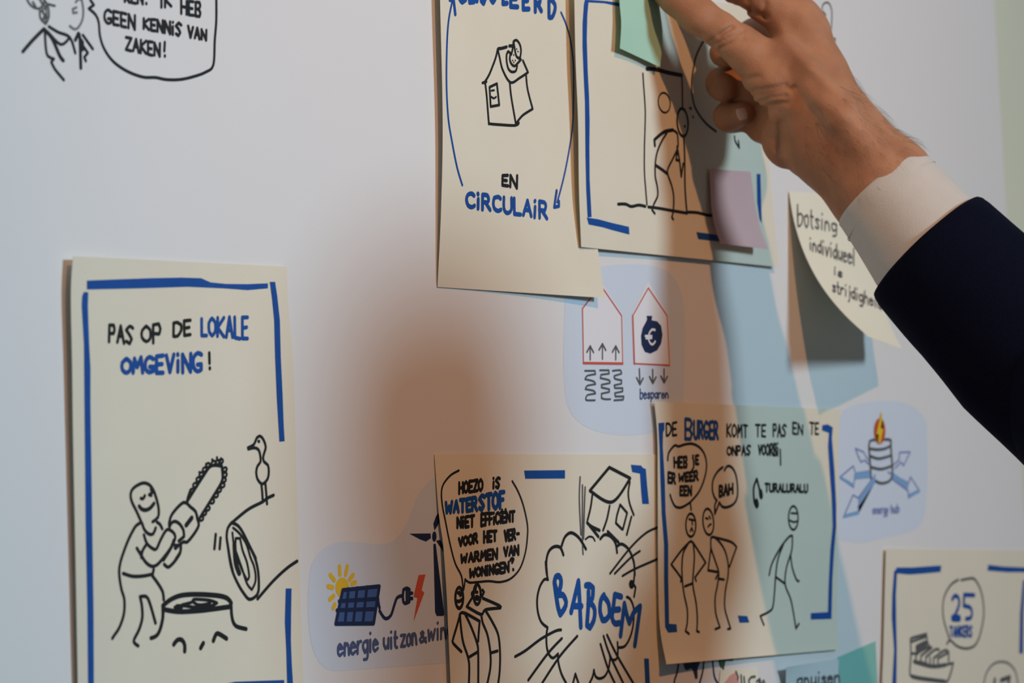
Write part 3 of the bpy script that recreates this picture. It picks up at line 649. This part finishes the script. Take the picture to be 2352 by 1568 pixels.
o = Ink(S, split=True)
for t, q in (("botsing", (168, 165, 272, 372, 240, 305)), ("individueel", (232, 340, 400, 468, 395, 480)), ("is", (362, 492, 530, 400, 505, 545)), ("strijdigheid", (352, 565, 620, 610, 650, 715))): o.text('8', t, *q, 0.0026, 0.35)
o.done('handwriting', M_GREY, n3)
S, n4 = note([(1655, 1538), (1650, 1600), (1646, 1690)], [(1741, 1535), (1743, 1600), (1745, 1690)], lambda u, v: 0.0008 + 0.006 * v * v, M_CREAM, 'pale cream sticky note at the bottom edge, under the drawing of three figures')
o = Ink(S, split=True).lines('22', "800,345 822,400 815,420|850,380 856,470|878,395 884,470|985,392 945,400 925,430 930,480|1000,440 1030,415 1045,470|1070,430 1080,470", 0.003); o.done('handwriting', M_GREY, n4)
Ink(S, 0.0002).fill(P('22', "690,470 715,420 745,380 800,355 815,400 825,470"), True).done('blush_patch', M_BLUSH, n4)
S, n5 = note([(1806, 1532), (1804, 1600), (1802, 1720)], [(1926, 1512), (1928, 1600), (1930, 1720)], lambda u, v: 0.0012 + 0.008 * (1 - u) ** 2 * (1 - v) ** 2, M_PALE, 'pale grey sticky note with a curled corner at the bottom edge')
Ink(S).text('22', "anuisen", 1395, 375, 478, 1800, 335, 455, 0.0030).done('handwriting', M_GREY, n5)
S, n6 = note([(1925, 1509), (1929, 1568), (1934, 1720)], [(2011, 1472), (2016, 1568), (2024, 1690)], lambda u, v: 0.0010 + 0.001 * u, M_TEAL, 'teal green sticky note at the bottom edge, left of the crate drawing')
# ------------------------------------------------------------------ the person: right hand, shirt cuff, jacket sleeve
Z0 = 2.402                                        # the wrist is this far from the lens
PXM = Z0 / FPX
def body_pt(x, y, d):
    al = (x - 1600) * 0.70 + (y - 50) * 0.71           # the forearm slants out into the room
    return at_depth(x, y, Z0 + (d - 0.2 * al) * PXM)
person = empty('person', (0.0, -0.70, 0.0))
tag(person, 'person in navy jacket and white cuff, right hand pressing a mint green note', 'person')
def pobj(name, bm, m, parent=None, smooth=True):
    bm.transform(__import__('mathutils').Matrix.Translation(-person.location))
    return obj(name, bm, m, parent or person, smooth)

def smin(a, b, k):
    h = np.clip(0.5 + 0.5 * (b - a) / k, 0, 1)
    return b + (a - b) * h - k * h * (1 - h)

STEP = 3.5
lo_ = np.array([1440., -230., -170.]); hi_ = np.array([2200., 690., 300.])
dims = np.ceil((hi_ - lo_) / STEP).astype(int) + 1
def blank(): return np.full(dims, 400.0, np.float32)
def seg(F, a, b, k, flat=1.0):
    """smooth union with a tapering round limb a -> b, each (x, y, depth, radius); flat > 1 thins it in depth"""
    a = np.array(a, float); b = np.array(b, float); r = max(a[3], b[3]) + k + 14
    i0 = np.maximum(((np.minimum(a[:3], b[:3]) - r - lo_) / STEP).astype(int), 0)
    i1 = np.minimum(((np.maximum(a[:3], b[:3]) + r - lo_) / STEP).astype(int) + 2, dims)
    if (i1 <= i0).any(): return
    g = np.meshgrid(*[lo_[n] + STEP * np.arange(i0[n], i1[n]) for n in range(3)], indexing='ij')
    p = [g[n].astype(np.float32) - np.float32(a[n]) for n in range(3)]; p[2] = p[2] * flat
    d = (b[:3] - a[:3]); d[2] *= flat; L2 = d @ d + 1e-6
    t = np.clip((p[0] * d[0] + p[1] * d[1] + p[2] * d[2]) / L2, 0, 1)
    q = np.sqrt((p[0] - t * d[0]) ** 2 + (p[1] - t * d[1]) ** 2 + (p[2] - t * d[2]) ** 2) - (a[3] + (b[3] - a[3]) * t)
    sl = tuple(slice(i0[n], i1[n]) for n in range(3))
    F[sl] = smin(F[sl], q.astype(np.float32), k)
def chain(F, pts, k, flat=1.0):
    for a, b in zip(pts[:-1], pts[1:]): seg(F, a, b, k, flat)

A = blank()
chain(A, [(2090, 470, -50, 40), (2026, 392, -90, 44), (1930, 268, -102, 42), (1852, 172, -78, 38), (1802, 118, -54, 34)], 10)    # the radius makes a ridge
chain(A, [(2185, 600, -30, 84), (2110, 520, -34, 104), (2030, 434, -22, 121), (1912, 314, 8, 112)], 30, 1.05)      # forearm and wrist
chain(A, [(1912, 314, 8, 112), (1866, 190, 22, 84), (1836, 76, 30, 68)], 34, 1.0)           # back of the hand to the knuckles
chain(A, [(1880, 270, 30, 90), (1822, 318, 36, 74)], 24, 1.05)                               # heel of the hand
chain(A, [(1862, 262, -14, 84), (1780, 176, -34, 66), (1700, 104, -38, 47)], 26)             # ball of the thumb
chain(A, [(1836, 76, 40, 66), (1826, 46, 36, 58)], 24)
T = blank()
chain(T, [(1712, 114, -50, 44), (1655, 70, -62, 41), (1602, 34, -68, 43), (1555, -6, -64, 41), (1512, -42, -58, 36)], 12)   # thumb
A = smin(A, T, 18.0)
I = blank()
chain(I, [(1826, 46, 22, 58), (1760, 2, 14, 49), (1702, -30, 16, 46)], 14)                   # index finger
chain(I, [(1702, -30, 16, 45), (1640, -78, -8, 40), (1560, -118, -20, 35), (1525, -128, -24, 31)], 8)
A = smin(A, I, 9.0)
for ch in ([(1812, 90, 70, 52), (1735, 84, 120, 42), (1676, 112, 118, 37), (1662, 122, 98, 33)],          # middle finger
           [(1820, 190, 112, 48), (1735, 186, 150, 41), (1660, 192, 142, 38), (1660, 198, 118, 35)],      # ring finger
           [(1818, 258, 110, 44), (1750, 262, 170, 38), (1680, 268, 168, 36), (1672, 268, 144, 33), (1704, 262, 120, 28)]):  # little finger
    Fg = blank(); chain(Fg, ch, 9); A = smin(A, Fg, 7.0)
Pm = blank(); chain(Pm, [(1840, 170, 95, 70), (1800, 292, 130, 58), (1752, 290, 165, 40)], 20); chain(Pm, [(1862, 110, 120, 52), (1850, 200, 175, 54), (1822, 285, 180, 54)], 20); chain(Pm, [(1728, 140, 140, 38), (1726, 235, 165, 40)], 14); A = smin(A, Pm, 14.0)

# creases (positive) and ridges (negative) of the skin, traced over the hand
gx = (lo_[0] + STEP * np.arange(dims[0]))[:, None].astype(np.float32); gy = (lo_[1] + STEP * np.arange(dims[1]))[None, :].astype(np.float32)
dsp = np.zeros((dims[0], dims[1]), np.float32)
def groove(pts, amp, wd):
    global dsp
    best = np.full((dims[0], dims[1]), 1e9, np.float32)
    for (x0, y0), (x1, y1) in zip(pts[:-1], pts[1:]):
        dx, dy = x1 - x0, y1 - y0; t = np.clip(((gx - x0) * dx + (gy - y0) * dy) / (dx * dx + dy * dy + 1e-6), 0, 1)
        best = np.minimum(best, (gx - x0 - t * dx) ** 2 + (gy - y0 - t * dy) ** 2)
    dsp = dsp + amp * np.exp(-best / (wd * wd))
for pts in ("600,440 680,395 760,340 830,300", "640,470 760,420 860,370 960,330", "720,500 840,450 960,410", "700,370 790,310 850,280"):
    groove(P('7', pts), 5.0, 5.5)                                            # folds at the thumb's knuckle
for pts in ("1010,980 1120,950 1260,930 1400,900", "1060,1020 1200,990 1340,960 1500,930", "1120,1080 1240,1030 1400,1010", "1195,1140 1260,1110 1330,1090 1420,1090", "900,820 1000,830 1120,810"):
    groove(P('7', pts), 5.0, 6.0)                                            # folds at the thumb's root
groove(P('7', "1195,1140 1330,1150 1390,1250 1380,1420 1340,1560"), 6.0, 14.0)
groove(P('6', "960,700 975,800 960,880 1010,950"), 4.0, 10.0)
groove(P('7', "1195,1145 1150,1260 1120,1400"), 2.0, 8.0)
groove(P('7', "830,60 920,105 1030,110 1130,150 1190,180"), 7.0, 7.0)          # between thumb and index finger
groove(P('7', "1020,10 1035,70 1040,110"), 5.0, 6.0); groove(P('7', "1190,30 1180,110 1190,175"), 5.0, 7.0); groove(P('7', "900,0 915,60 920,100"), 4.0, 6.0)
groove(P('7', "1350,300 1500,520 1680,720 1900,920 2150,1080"), -6.0, 16.0)    # thumb tendon
groove(P('7', "1250,620 1400,700 1560,800 1700,880"), 6.0, 26.0)               # hollow beside it
groove(P('7', "1500,280 1640,420 1760,600 1900,800"), 2.5, 22.0)
groove(P('6', "1150,560 1300,640 1450,740 1560,860"), -3.0, 14.0)              # vein
groove(P('6', "1060,680 1120,820 1200,960 1290,1120"), 3.0, 22.0)
groove(P('6', "930,420 1010,470 1090,560"), 2.0, 14.0)
fade = np.clip((120 - (lo_[2] + STEP * np.arange(dims[2]))) / 60, 0, 1).astype(np.float32)
fing = np.clip((gx - 1600) / 40, 0, 1)
A = A + (dsp * fing)[:, :, None] * fade[None, None, :]

def surface_net(F):
    ins = F < 0
    c = np.zeros([n - 1 for n in F.shape], np.int8)
    for dx in (0, 1):
        for dy in (0, 1):
            for dz in (0, 1): c += ins[dx:dx + c.shape[0], dy:dy + c.shape[1], dz:dz + c.shape[2]]
    cell = np.argwhere((c > 0) & (c < 8)); idx = np.full(c.shape, -1, np.int32); idx[tuple(cell.T)] = np.arange(len(cell))
    acc = np.zeros((len(cell), 3)); cnt = np.zeros(len(cell))
    cor = [(i, j, k) for i in (0, 1) for j in (0, 1) for k in (0, 1)]
    for p in range(8):
        for q in range(p + 1, 8):
            if sum(abs(cor[p][n] - cor[q][n]) for n in range(3)) != 1: continue
            fa = F[tuple((cell + cor[p]).T)]; fb_ = F[tuple((cell + cor[q]).T)]; m = (fa < 0) != (fb_ < 0)
            t = np.where(m, fa / np.where(m, fa - fb_, 1), 0)
            pos = cell + np.array(cor[p]) + t[:, None] * (np.array(cor[q]) - np.array(cor[p]))
            acc[m] += pos[m]; cnt[m] += 1
    V = acc / cnt[:, None]; quads = []
    for ax in range(3):
        o1, o2 = [(1, 2), (2, 0), (0, 1)][ax]
        a = ins; b = np.roll(ins, -1, ax); ch = a != b
        sl = [slice(1, -1)] * 3; e = np.argwhere(ch[1:-1, 1:-1, 1:-1]) + 1
        flip = a[tuple(e.T)]
        d1 = np.zeros(3, int); d1[o1] = 1; d2 = np.zeros(3, int); d2[o2] = 1
        q = np.stack([idx[tuple((e - d1 - d2).T)], idx[tuple((e - d2).T)], idx[tuple(e.T)], idx[tuple((e - d1).T)]], 1)
        q[~flip] = q[~flip][:, ::-1]; quads.append(q[(q >= 0).all(1)])
    return V, np.concatenate(quads)
V, Q = surface_net(A)
V = lo_ + V * STEP
bm = bmesh.new()
bv = [bm.verts.new(body_pt(*v)) for v in V]
for q in Q:
    try: bm.faces.new([bv[i] for i in q])
    except ValueError: pass
bmesh.ops.smooth_vert(bm, verts=bm.verts[:], factor=0.5, use_axis_x=True, use_axis_y=True, use_axis_z=True)
bmesh.ops.recalc_face_normals(bm, faces=bm.faces[:])
bm.normal_update()
hand_verts = [(v.co.copy(), v.normal.copy()) for v in bm.verts]

# skin: mottled, with a fine grain
M_SKIN = bpy.data.materials.new('skin'); M_SKIN.use_nodes = True
nt = M_SKIN.node_tree; b = nt.nodes['Principled BSDF']; tc = nt.nodes.new('ShaderNodeTexCoord')
n1_ = nt.nodes.new('ShaderNodeTexNoise'); n1_.inputs['Scale'].default_value = 34; n1_.inputs['Detail'].default_value = 5
cr = nt.nodes.new('ShaderNodeValToRGB'); cr.color_ramp.elements[0].position = 0.33; cr.color_ramp.elements[1].position = 0.70
cr.color_ramp.elements[0].color = (0.375, 0.178, 0.095, 1); cr.color_ramp.elements[1].color = (0.50, 0.252, 0.140, 1)
nt.links.new(tc.outputs['Object'], n1_.inputs['Vector']); nt.links.new(n1_.outputs['Fac'], cr.inputs[0]); nt.links.new(cr.outputs[0], b.inputs['Base Color'])
n2_ = nt.nodes.new('ShaderNodeTexVoronoi'); n2_.inputs['Scale'].default_value = 620; n2_.feature = 'DISTANCE_TO_EDGE'
n3_ = nt.nodes.new('ShaderNodeTexNoise'); n3_.inputs['Scale'].default_value = 160; n3_.inputs['Detail'].default_value = 6
ad = nt.nodes.new('ShaderNodeMath'); ad.operation = 'ADD'
for q in (n2_, n3_): nt.links.new(tc.outputs['Object'], q.inputs['Vector'])
nt.links.new(n2_.outputs['Distance'], ad.inputs[0]); nt.links.new(n3_.outputs['Fac'], ad.inputs[1])
bp = nt.nodes.new('ShaderNodeBump'); bp.inputs['Strength'].default_value = 0.35; bp.inputs['Distance'].default_value = 0.0012
nt.links.new(ad.outputs[0], bp.inputs['Height']); nt.links.new(bp.outputs[0], b.inputs['Normal'])
b.inputs['Roughness'].default_value = 0.5; b.inputs['Specular IOR Level'].default_value = 0.22
b.inputs['Subsurface Weight'].default_value = 0.25; b.inputs['Subsurface Radius'].default_value = (0.004, 0.0016, 0.0008); b.inputs['Subsurface Scale'].default_value = 1.0
hand_bm = bm

# little finger's nail
bm = bmesh.new(); R_ = []
for j in range(7):
    row = []
    for i in range(9):
        u = i / 8 * 2 - 1; v = j / 6 * 2 - 1; sc_ = math.sqrt(max(0, 1 - 0.55 * v * v * (1 if v > 0 else 0.6)))
        row.append(bm.verts.new(body_pt(1704 + 12 * u * sc_ + 4 * v, 262 + 13 * v - 2 * u, 120 - 29.5 * math.sqrt(max(0.05, 1 - 0.16 * (u * u + v * v))) + 1)))
    R_.append(row)
for j in range(6):
    for i in range(8): bm.faces.new((R_[j][i], R_[j + 1][i], R_[j + 1][i + 1], R_[j][i + 1]))
pobj('fingernail', bm, mat('nail', (0.60, 0.36, 0.27), 0.3, spec=0.5))

# hair on the wrist
rnd = random.Random(7); bm = bmesh.new()
ax_dir = Vector(body_pt(2030, 434, -22) - body_pt(1912, 314, 8)).normalized()
vpx = V
sel = []
vd = Vector(VV)
for i, (co, no) in enumerate(hand_verts):
    x, y, d = vpx[i]
    s_ = (x - 1912) * 0.70 + (y - 314) * 0.71; n_ = (x - 1912) * 0.71 - (y - 314) * 0.70       # along / across the forearm
    if s_ < -70 or s_ > 150: continue
    edge = n_ > 92
    if not edge and (no.dot(vd) > -0.1 or n_ < -70): continue
    sel.append((i, edge))
edge_i = [i for i, e in sel if e]; face_i = [i for i, e in sel if not e]
strands = [rnd.choice(edge_i) for _ in range(190)] + [rnd.choice(face_i) for _ in range(150)]
for i in strands:
    co, no = hand_verts[i]
    L_ = rnd.uniform(0.009, 0.021); wd = rnd.uniform(0.00004, 0.00009)
    t_ = (ax_dir * rnd.uniform(0.6, 1.0) + Vector((rnd.uniform(-.3, .3), rnd.uniform(-.3, .3), rnd.uniform(-.3, .3))))
    t_ = (t_ - no * t_.dot(no)).normalized(); side = t_.cross(no).normalized()
    prev = None
    for k in range(5):
        f = k / 4; c = co + t_ * L_ * f + no * L_ * (0.50 * f - 0.36 * f * f) + side * L_ * 0.1 * f * f
        ww = wd * (1 - 0.8 * f)
        r3 = [bm.verts.new(c + side * ww), bm.verts.new(c - side * ww * 0.5 + no * ww * 0.8), bm.verts.new(c - side * ww * 0.5 - no * ww * 0.8)]
        if prev:
            for q in range(3): bm.faces.new((prev[q], prev[(q + 1) % 3], r3[(q + 1) % 3], r3[q]))
        prev = r3
hair = pobj('arm_hair', bm, mat('dark_hair', (0.035, 0.022, 0.015), 0.5)); hair['kind'] = 'stuff'

# shirt cuff and jacket sleeve: elliptical tubes with a turned-in edge
def tube(name, rings, m, parent, wob=0.0, seed=1, flat=0.80, nseg=64, caps=False):
    """rings: (x, y, depth, half width, axis angle in degrees, axis tilt)"""
    rnd = random.Random(seed); ph = [rnd.uniform(0, 6.28) for _ in range(8)]
    bm = bmesh.new(); prev = None; first = None
    for ri, (x, y, d, hw, ang, tilt, *fl) in enumerate(rings):
        flat = fl[0] if fl else flat
        a = math.radians(ang); axv = np.array([math.cos(a), math.sin(a), tilt]); axv /= np.linalg.norm(axv)
        n = np.array([-math.sin(a), math.cos(a), 0.0]); dv = np.cross(axv, n); ring = []
        for k in range(nseg):
            th = 2 * math.pi * k / nseg
            wv = 1 + wob * (0.5 * math.sin(2 * th + ph[0] + ri * 0.35) + 0.35 * math.sin(5 * th + ph[1] - ri * 0.5) + 0.25 * math.sin(9 * th + ph[2] + ri * 0.9))
            q = np.array([x, y, d]) + n * hw * wv * math.cos(th) + dv * hw * flat * wv * math.sin(th)
            ring.append(bm.verts.new(body_pt(*q)))
        if prev:
            for k in range(nseg): bm.faces.new((prev[k], prev[(k + 1) % nseg], ring[(k + 1) % nseg], ring[k]))
        else: first = ring
        prev = ring
    if caps: bm.faces.new(prev); bm.faces.new(list(reversed(first)))
    bmesh.ops.recalc_face_normals(bm, faces=bm.faces[:])
    return bm if name is None else pobj(name, bm, m, parent)
def lerp_rings(keys, n):
    out = []
    for a, b in zip(keys[:-1], keys[1:]):
        for i in range(n): out.append(tuple(p + (q - p) * i / n for p, q in zip(a, b)))
    out.append(keys[-1]); return out
M_SHIRT = mat('white_shirt_cotton', (0.58, 0.555, 0.50), 0.9, 0.35, 900, 0.03, 60)
M_JACKET = mat('navy_wool', (0.0026, 0.0040, 0.0125), 0.85, 0.5, 1400, 0.25, 500, spec=0.06, sheen=0.02)
cuff = tube('shirt_cuff', lerp_rings([(2120, 548, -44, 128, 47.5, -0.17), (2030, 440, -24, 121, 47.5, -0.17)], 3) +
            [(2024, 432, -22.5, 123, 47.5, -0.17), (2021, 428.5, -22, 126, 47.5, -0.17), (2023, 430.5, -22, 128.5, 47.5, -0.17)] +
            lerp_rings([(2028, 436, -23, 129.5, 47.5, -0.17), (2150, 590, -50, 152, 47.5, -0.17)], 8), M_SHIRT, person, 0.010, 3, 0.98)
tube('cuff_seam', [(2046.5, 459.5, -26.2, 133.2, 47.5, -0.17), (2048, 461.2, -26.6, 134.6, 47.5, -0.17), (2049.5, 463, -27, 133.8, 47.5, -0.17)], M_SHIRT, cuff, 0.010, 3, 0.98)
jacket_bm = tube(None, lerp_rings([(2230, 680, -68, 150, 46, -0.17), (2150, 590, -52, 154, 46, -0.17)], 2) +
     [(2136, 573, -49, 157, 47, -0.17), (2130, 566, -48, 162, 47, -0.17), (2130, 566, -48, 166, 47, -0.17), (2135, 571, -48.5, 170, 47, -0.17)] +
     lerp_rings([(2146, 583, -50, 173, 47, -0.17, .92), (2250, 690, -72, 183, 46, -0.17, .84), (2352, 797, -95, 196, 45, -0.17, .74), (2500, 925, -122, 208, 42, -0.15, .68)], 5),
     M_JACKET, person, 0.018, 5, 0.92)

# the rest of the person stands outside the picture, right of the camera's view
def sdf_bm(chains, lo, hi, step, into=None, cut=None):
    """chains: (list of (x, y, z, radius), blend, (sx, sy, sz)) in metres"""
    lo = np.array(lo); n = np.ceil((np.array(hi) - lo) / step).astype(int) + 1
    F = np.full(n, 1.0, np.float32)
    ax = [(lo[i] + step * np.arange(n[i])).astype(np.float32) for i in range(3)]
    for ch, k, sc in chains:
        G = None
        for a, b in zip(ch[:-1], ch[1:]):
            r = max(a[3], b[3]) / min(sc) + k + 0.03
            i0 = [max(0, int((min(a[i], b[i]) - r - lo[i]) / step)) for i in range(3)]; i1 = [min(n[i], int((max(a[i], b[i]) + r - lo[i]) / step) + 2) for i in range(3)]
            if any(i1[i] <= i0[i] for i in range(3)): continue
            g = np.meshgrid(*[ax[i][i0[i]:i1[i]] for i in range(3)], indexing='ij')
            q = [(g[i] - a[i]) * sc[i] for i in range(3)]; d = [(b[i] - a[i]) * sc[i] for i in range(3)]
            t = np.clip((q[0] * d[0] + q[1] * d[1] + q[2] * d[2]) / (d[0] ** 2 + d[1] ** 2 + d[2] ** 2 + 1e-9), 0, 1)
            f = np.sqrt(sum((q[i] - t * d[i]) ** 2 for i in range(3))) - (a[3] + (b[3] - a[3]) * t)
            sl = tuple(slice(i0[i], i1[i]) for i in range(3)); F[sl] = smin(F[sl], f.astype(np.float32), k)
    if cut is not None: F = np.maximum(F, cut(*np.meshgrid(*ax, indexing='ij')))
    F[0] = F[-1] = 1; F[:, 0] = F[:, -1] = 1; F[:, :, 0] = F[:, :, -1] = 1
    V, Q = surface_net(F); bm = into or bmesh.new(); vs = [bm.verts.new(lo + v * step) for v in V]
    for q in Q:
        try: bm.faces.new([vs[i] for i in q])
        except ValueError: pass
    return bm
E1 = (1, 1, 1)
HX, HY, HZ = 0.0, -0.672, 1.735
HC, HS = math.cos(math.radians(48)), math.sin(math.radians(48))      # the head is turned towards the hand
def hd(dx, dy, dz, r): return (HX + dx * HC + dy * HS, HY - dx * HS + dy * HC, HZ + dz, r)
elbow = tuple(float(v) for v in body_pt(2490, 918, -122)); mid = tuple(float(v) for v in body_pt(2340, 780, -92)); cuff_in = tuple(float(v) for v in body_pt(2160, 580, -45)); shoulder = (0.20, -0.62, 1.50)
skin_parts = [([hd(0, -.020, .035, .080), hd(0, .018, .030, .078)], .02, E1), ([hd(0, .03, -.03, .062), hd(0, .048, -.085, .040)], .03, E1),
              ([hd(-.03, .045, .022, .03), hd(.03, .045, .022, .03)], .02, E1), ([hd(0, .088, .012, .010), hd(0, .108, -.022, .014)], .010, E1),
              ([hd(-.015, .092, -.026, .010), hd(.015, .092, -.026, .010)], .008, E1), ([hd(-.018, .082, -.052, .008), hd(.018, .082, -.052, .008)], .006, E1),
              ([hd(-.016, .081, -.064, .008), hd(.016, .081, -.064, .008)], .005, E1), ([hd(0, .066, -.092, .02), hd(0, .07, -.094, .018)], .02, E1),
              ([hd(-.042, .066, -.012, .02), hd(-.036, .07, -.02, .02)], .02, E1), ([hd(.042, .066, -.012, .02), hd(.036, .07, -.02, .02)], .02, E1),
              ([hd(-.081, -.012, .018, .014), hd(-.080, -.006, -.026, .009)], .006, (1.1, 1.1, .8)), ([hd(.081, -.012, .018, .014), hd(.080, -.006, -.026, .009)], .006, (1.1, 1.1, .8)),
              ([hd(0, -.02, -.06, .058), (0.0, -.70, 1.47, .064)], .03, E1), ([(0, -.70, 1.50, .07), (.10, -.68, 1.47, .06), (*shoulder, .05)], .03, E1),
              ([(*shoulder, .05), (*elbow, .036), (*mid, .036), (*cuff_in, .028)], .01, E1),
              ([(0, -.70, 1.48, .06), (-.20, -.70, 1.46, .05), (-.262, -.712, 1.18, .036), (-.285, -.70, .90, .027)], .02, E1)]
body_bm = sdf_bm(skin_parts, (-.33, -.86, .84), (.36, -.17, 1.90), .0055)
# left hand hanging at the side
LH = (-.285, -.70, .80)
lh = [([(LH[0], LH[1], LH[2] + .12, .027), (LH[0], LH[1], LH[2] + .06, .026)], .02, E1), ([(LH[0] + .004, LH[1] - .02, LH[2] + .02, .019), (LH[0] + .004, LH[1] + .03, LH[2] + .02, .019)], .02, (1.3, 1, 1)), ([(LH[0], LH[1], LH[2] + .07, .024), (LH[0] + .002, LH[1], LH[2], .030)], .02, (1.3, .8, 1))]
for i, (fy, ln) in enumerate(((.033, .070), (.011, .080), (-.011, .075), (-.031, .058))):
    lh.append(([(LH[0] + .004, LH[1] + fy, LH[2] - .005, .0095), (LH[0] + .012, LH[1] + fy * 1.05, LH[2] - .005 - ln * .5, .0088), (LH[0] + .030, LH[1] + fy, LH[2] - .005 - ln * .93, .0072)], .004, E1))
lh.append(([(LH[0] + .010, LH[1] + .030, LH[2] + .055, .013), (LH[0] + .020, LH[1] + .055, LH[2] + .022, .0105), (LH[0] + .028, LH[1] + .060, LH[2] - .012, .0085)], .008, E1))
sdf_bm(lh, (-.34, -.78, .69), (-.22, -.61, .93), .003, body_bm)
tmp = bpy.data.meshes.new('tmp'); hand_bm.to_mesh(tmp); body_bm.from_mesh(tmp); hand_bm.free(); bpy.data.meshes.remove(tmp)
bmesh.ops.recalc_face_normals(body_bm, faces=body_bm.faces[:])
pobj('body', body_bm, M_SKIN)
M_HAIR = mat('brown_hair', (0.05, 0.03, 0.018), 0.55, 0.6, 260)
hb = sdf_bm([([hd(0, -.024, .042, .087), hd(0, .018, .040, .083)], .02, E1), ([hd(0, -.036, -.03, .070), hd(0, -.036, -.05, .064)], .02, E1)],
            (-.19, -.84, 1.62), (.16, -.50, 1.92), .004,
            cut=lambda x, y, z: np.maximum(((x - HX) * HS + (y - HY) * HC - .035) * .75 - (z - HZ - .045) * .75 - .012, (HZ - .07 - z)).astype(np.float32))
pobj('hair', hb, M_HAIR)
for sx in (-1, 1):
    eb = bmesh.new()
    e = bmesh.ops.create_uvsphere(eb, u_segments=16, v_segments=10, radius=.012)
    bmesh.ops.translate(eb, verts=e['verts'], vec=hd(sx * .032, .0745, .004, 0)[:3])
    pobj('eye', eb, mat('eye_white', (.7, .68, .66), .2))
# jacket, shirt front, trousers, shoes
jk = [([(0, -.70, 1.36, .165), (0, -.70, 1.12, .150), (0, -.69, .88, .165)], .05, (1, 1.45, 1)), ([(-.19, -.70, 1.485, .072), (.0, -.71, 1.50, .085), (.19, -.64, 1.495, .076)], .05, E1),
      ([(*shoulder, .082), (.228, -.47, 1.543, .072), (*elbow, .060), (*mid, .040)], .03, E1), ([(-.205, -.70, 1.47, .078), (-.265, -.715, 1.18, .062), (-.285, -.70, .90, .048)], .02, E1)]
sdf_bm(jk, (-.40, -.92, .70), (.40, -.22, 1.62), .007, jacket_bm,
       cut=lambda x, y, z: np.maximum(.77 - z, np.maximum(.055 - np.sqrt((x * 1.0) ** 2 + ((y + .69)) ** 2), 1.47 - z) * -1.0 * 0 - 1).astype(np.float32))
bmesh.ops.recalc_face_normals(jacket_bm, faces=jacket_bm.faces[:])
pobj('jacket', jacket_bm, M_JACKET, person)
cb = bmesh.new(); prev = None
for z_, r_ in ((1.480, .088), (1.520, .080), (1.550, .074), (1.553, .071), (1.515, .074)):
    ring = [cb.verts.new((-.004 + r_ * math.cos(2 * math.pi * k / 40), -.692 + r_ * 1.02 * math.sin(2 * math.pi * k / 40), z_ - .012 * math.sin(2 * math.pi * k / 40))) for k in range(40)]
    if prev:
        for k in range(40): cb.faces.new((prev[k], prev[(k + 1) % 40], ring[(k + 1) % 40], ring[k]))
    prev = ring
pobj('shirt_collar', cb, M_SHIRT)
tr = [([(-.085, -.695, .92, .105), (.085, -.695, .92, .105)], .03, (1, 1.15, 1))]
for sx in (-1, 1): tr.append(([(sx * .09, -.695, .88, .098), (sx * .11, -.69, .50, .072), (sx * .125, -.71, .07, .060)], .02, E1))
pobj('trousers', sdf_bm(tr, (-.26, -.86, .03), (.26, -.54, 1.02), .009), M_JACKET)
for sx in (-1, 1):
    sb = sdf_bm([([(sx * .127, -.745, .052, .044), (sx * .135, -.62, .040, .042), (sx * .142, -.53, .032, .032)], .02, (1, 1, 1.1)), ([(sx * .127, -.735, .05, .05), (sx * .127, -.735, .10, .045)], .02, E1)],
                (sx * .135 - .09, -.84, -.01), (sx * .135 + .09, -.46, .17), .005, cut=lambda x, y, z: (0.002 - z).astype(np.float32))
    pobj('shoe', sb, mat('black_leather', (.012, .010, .009), .3, spec=.5))
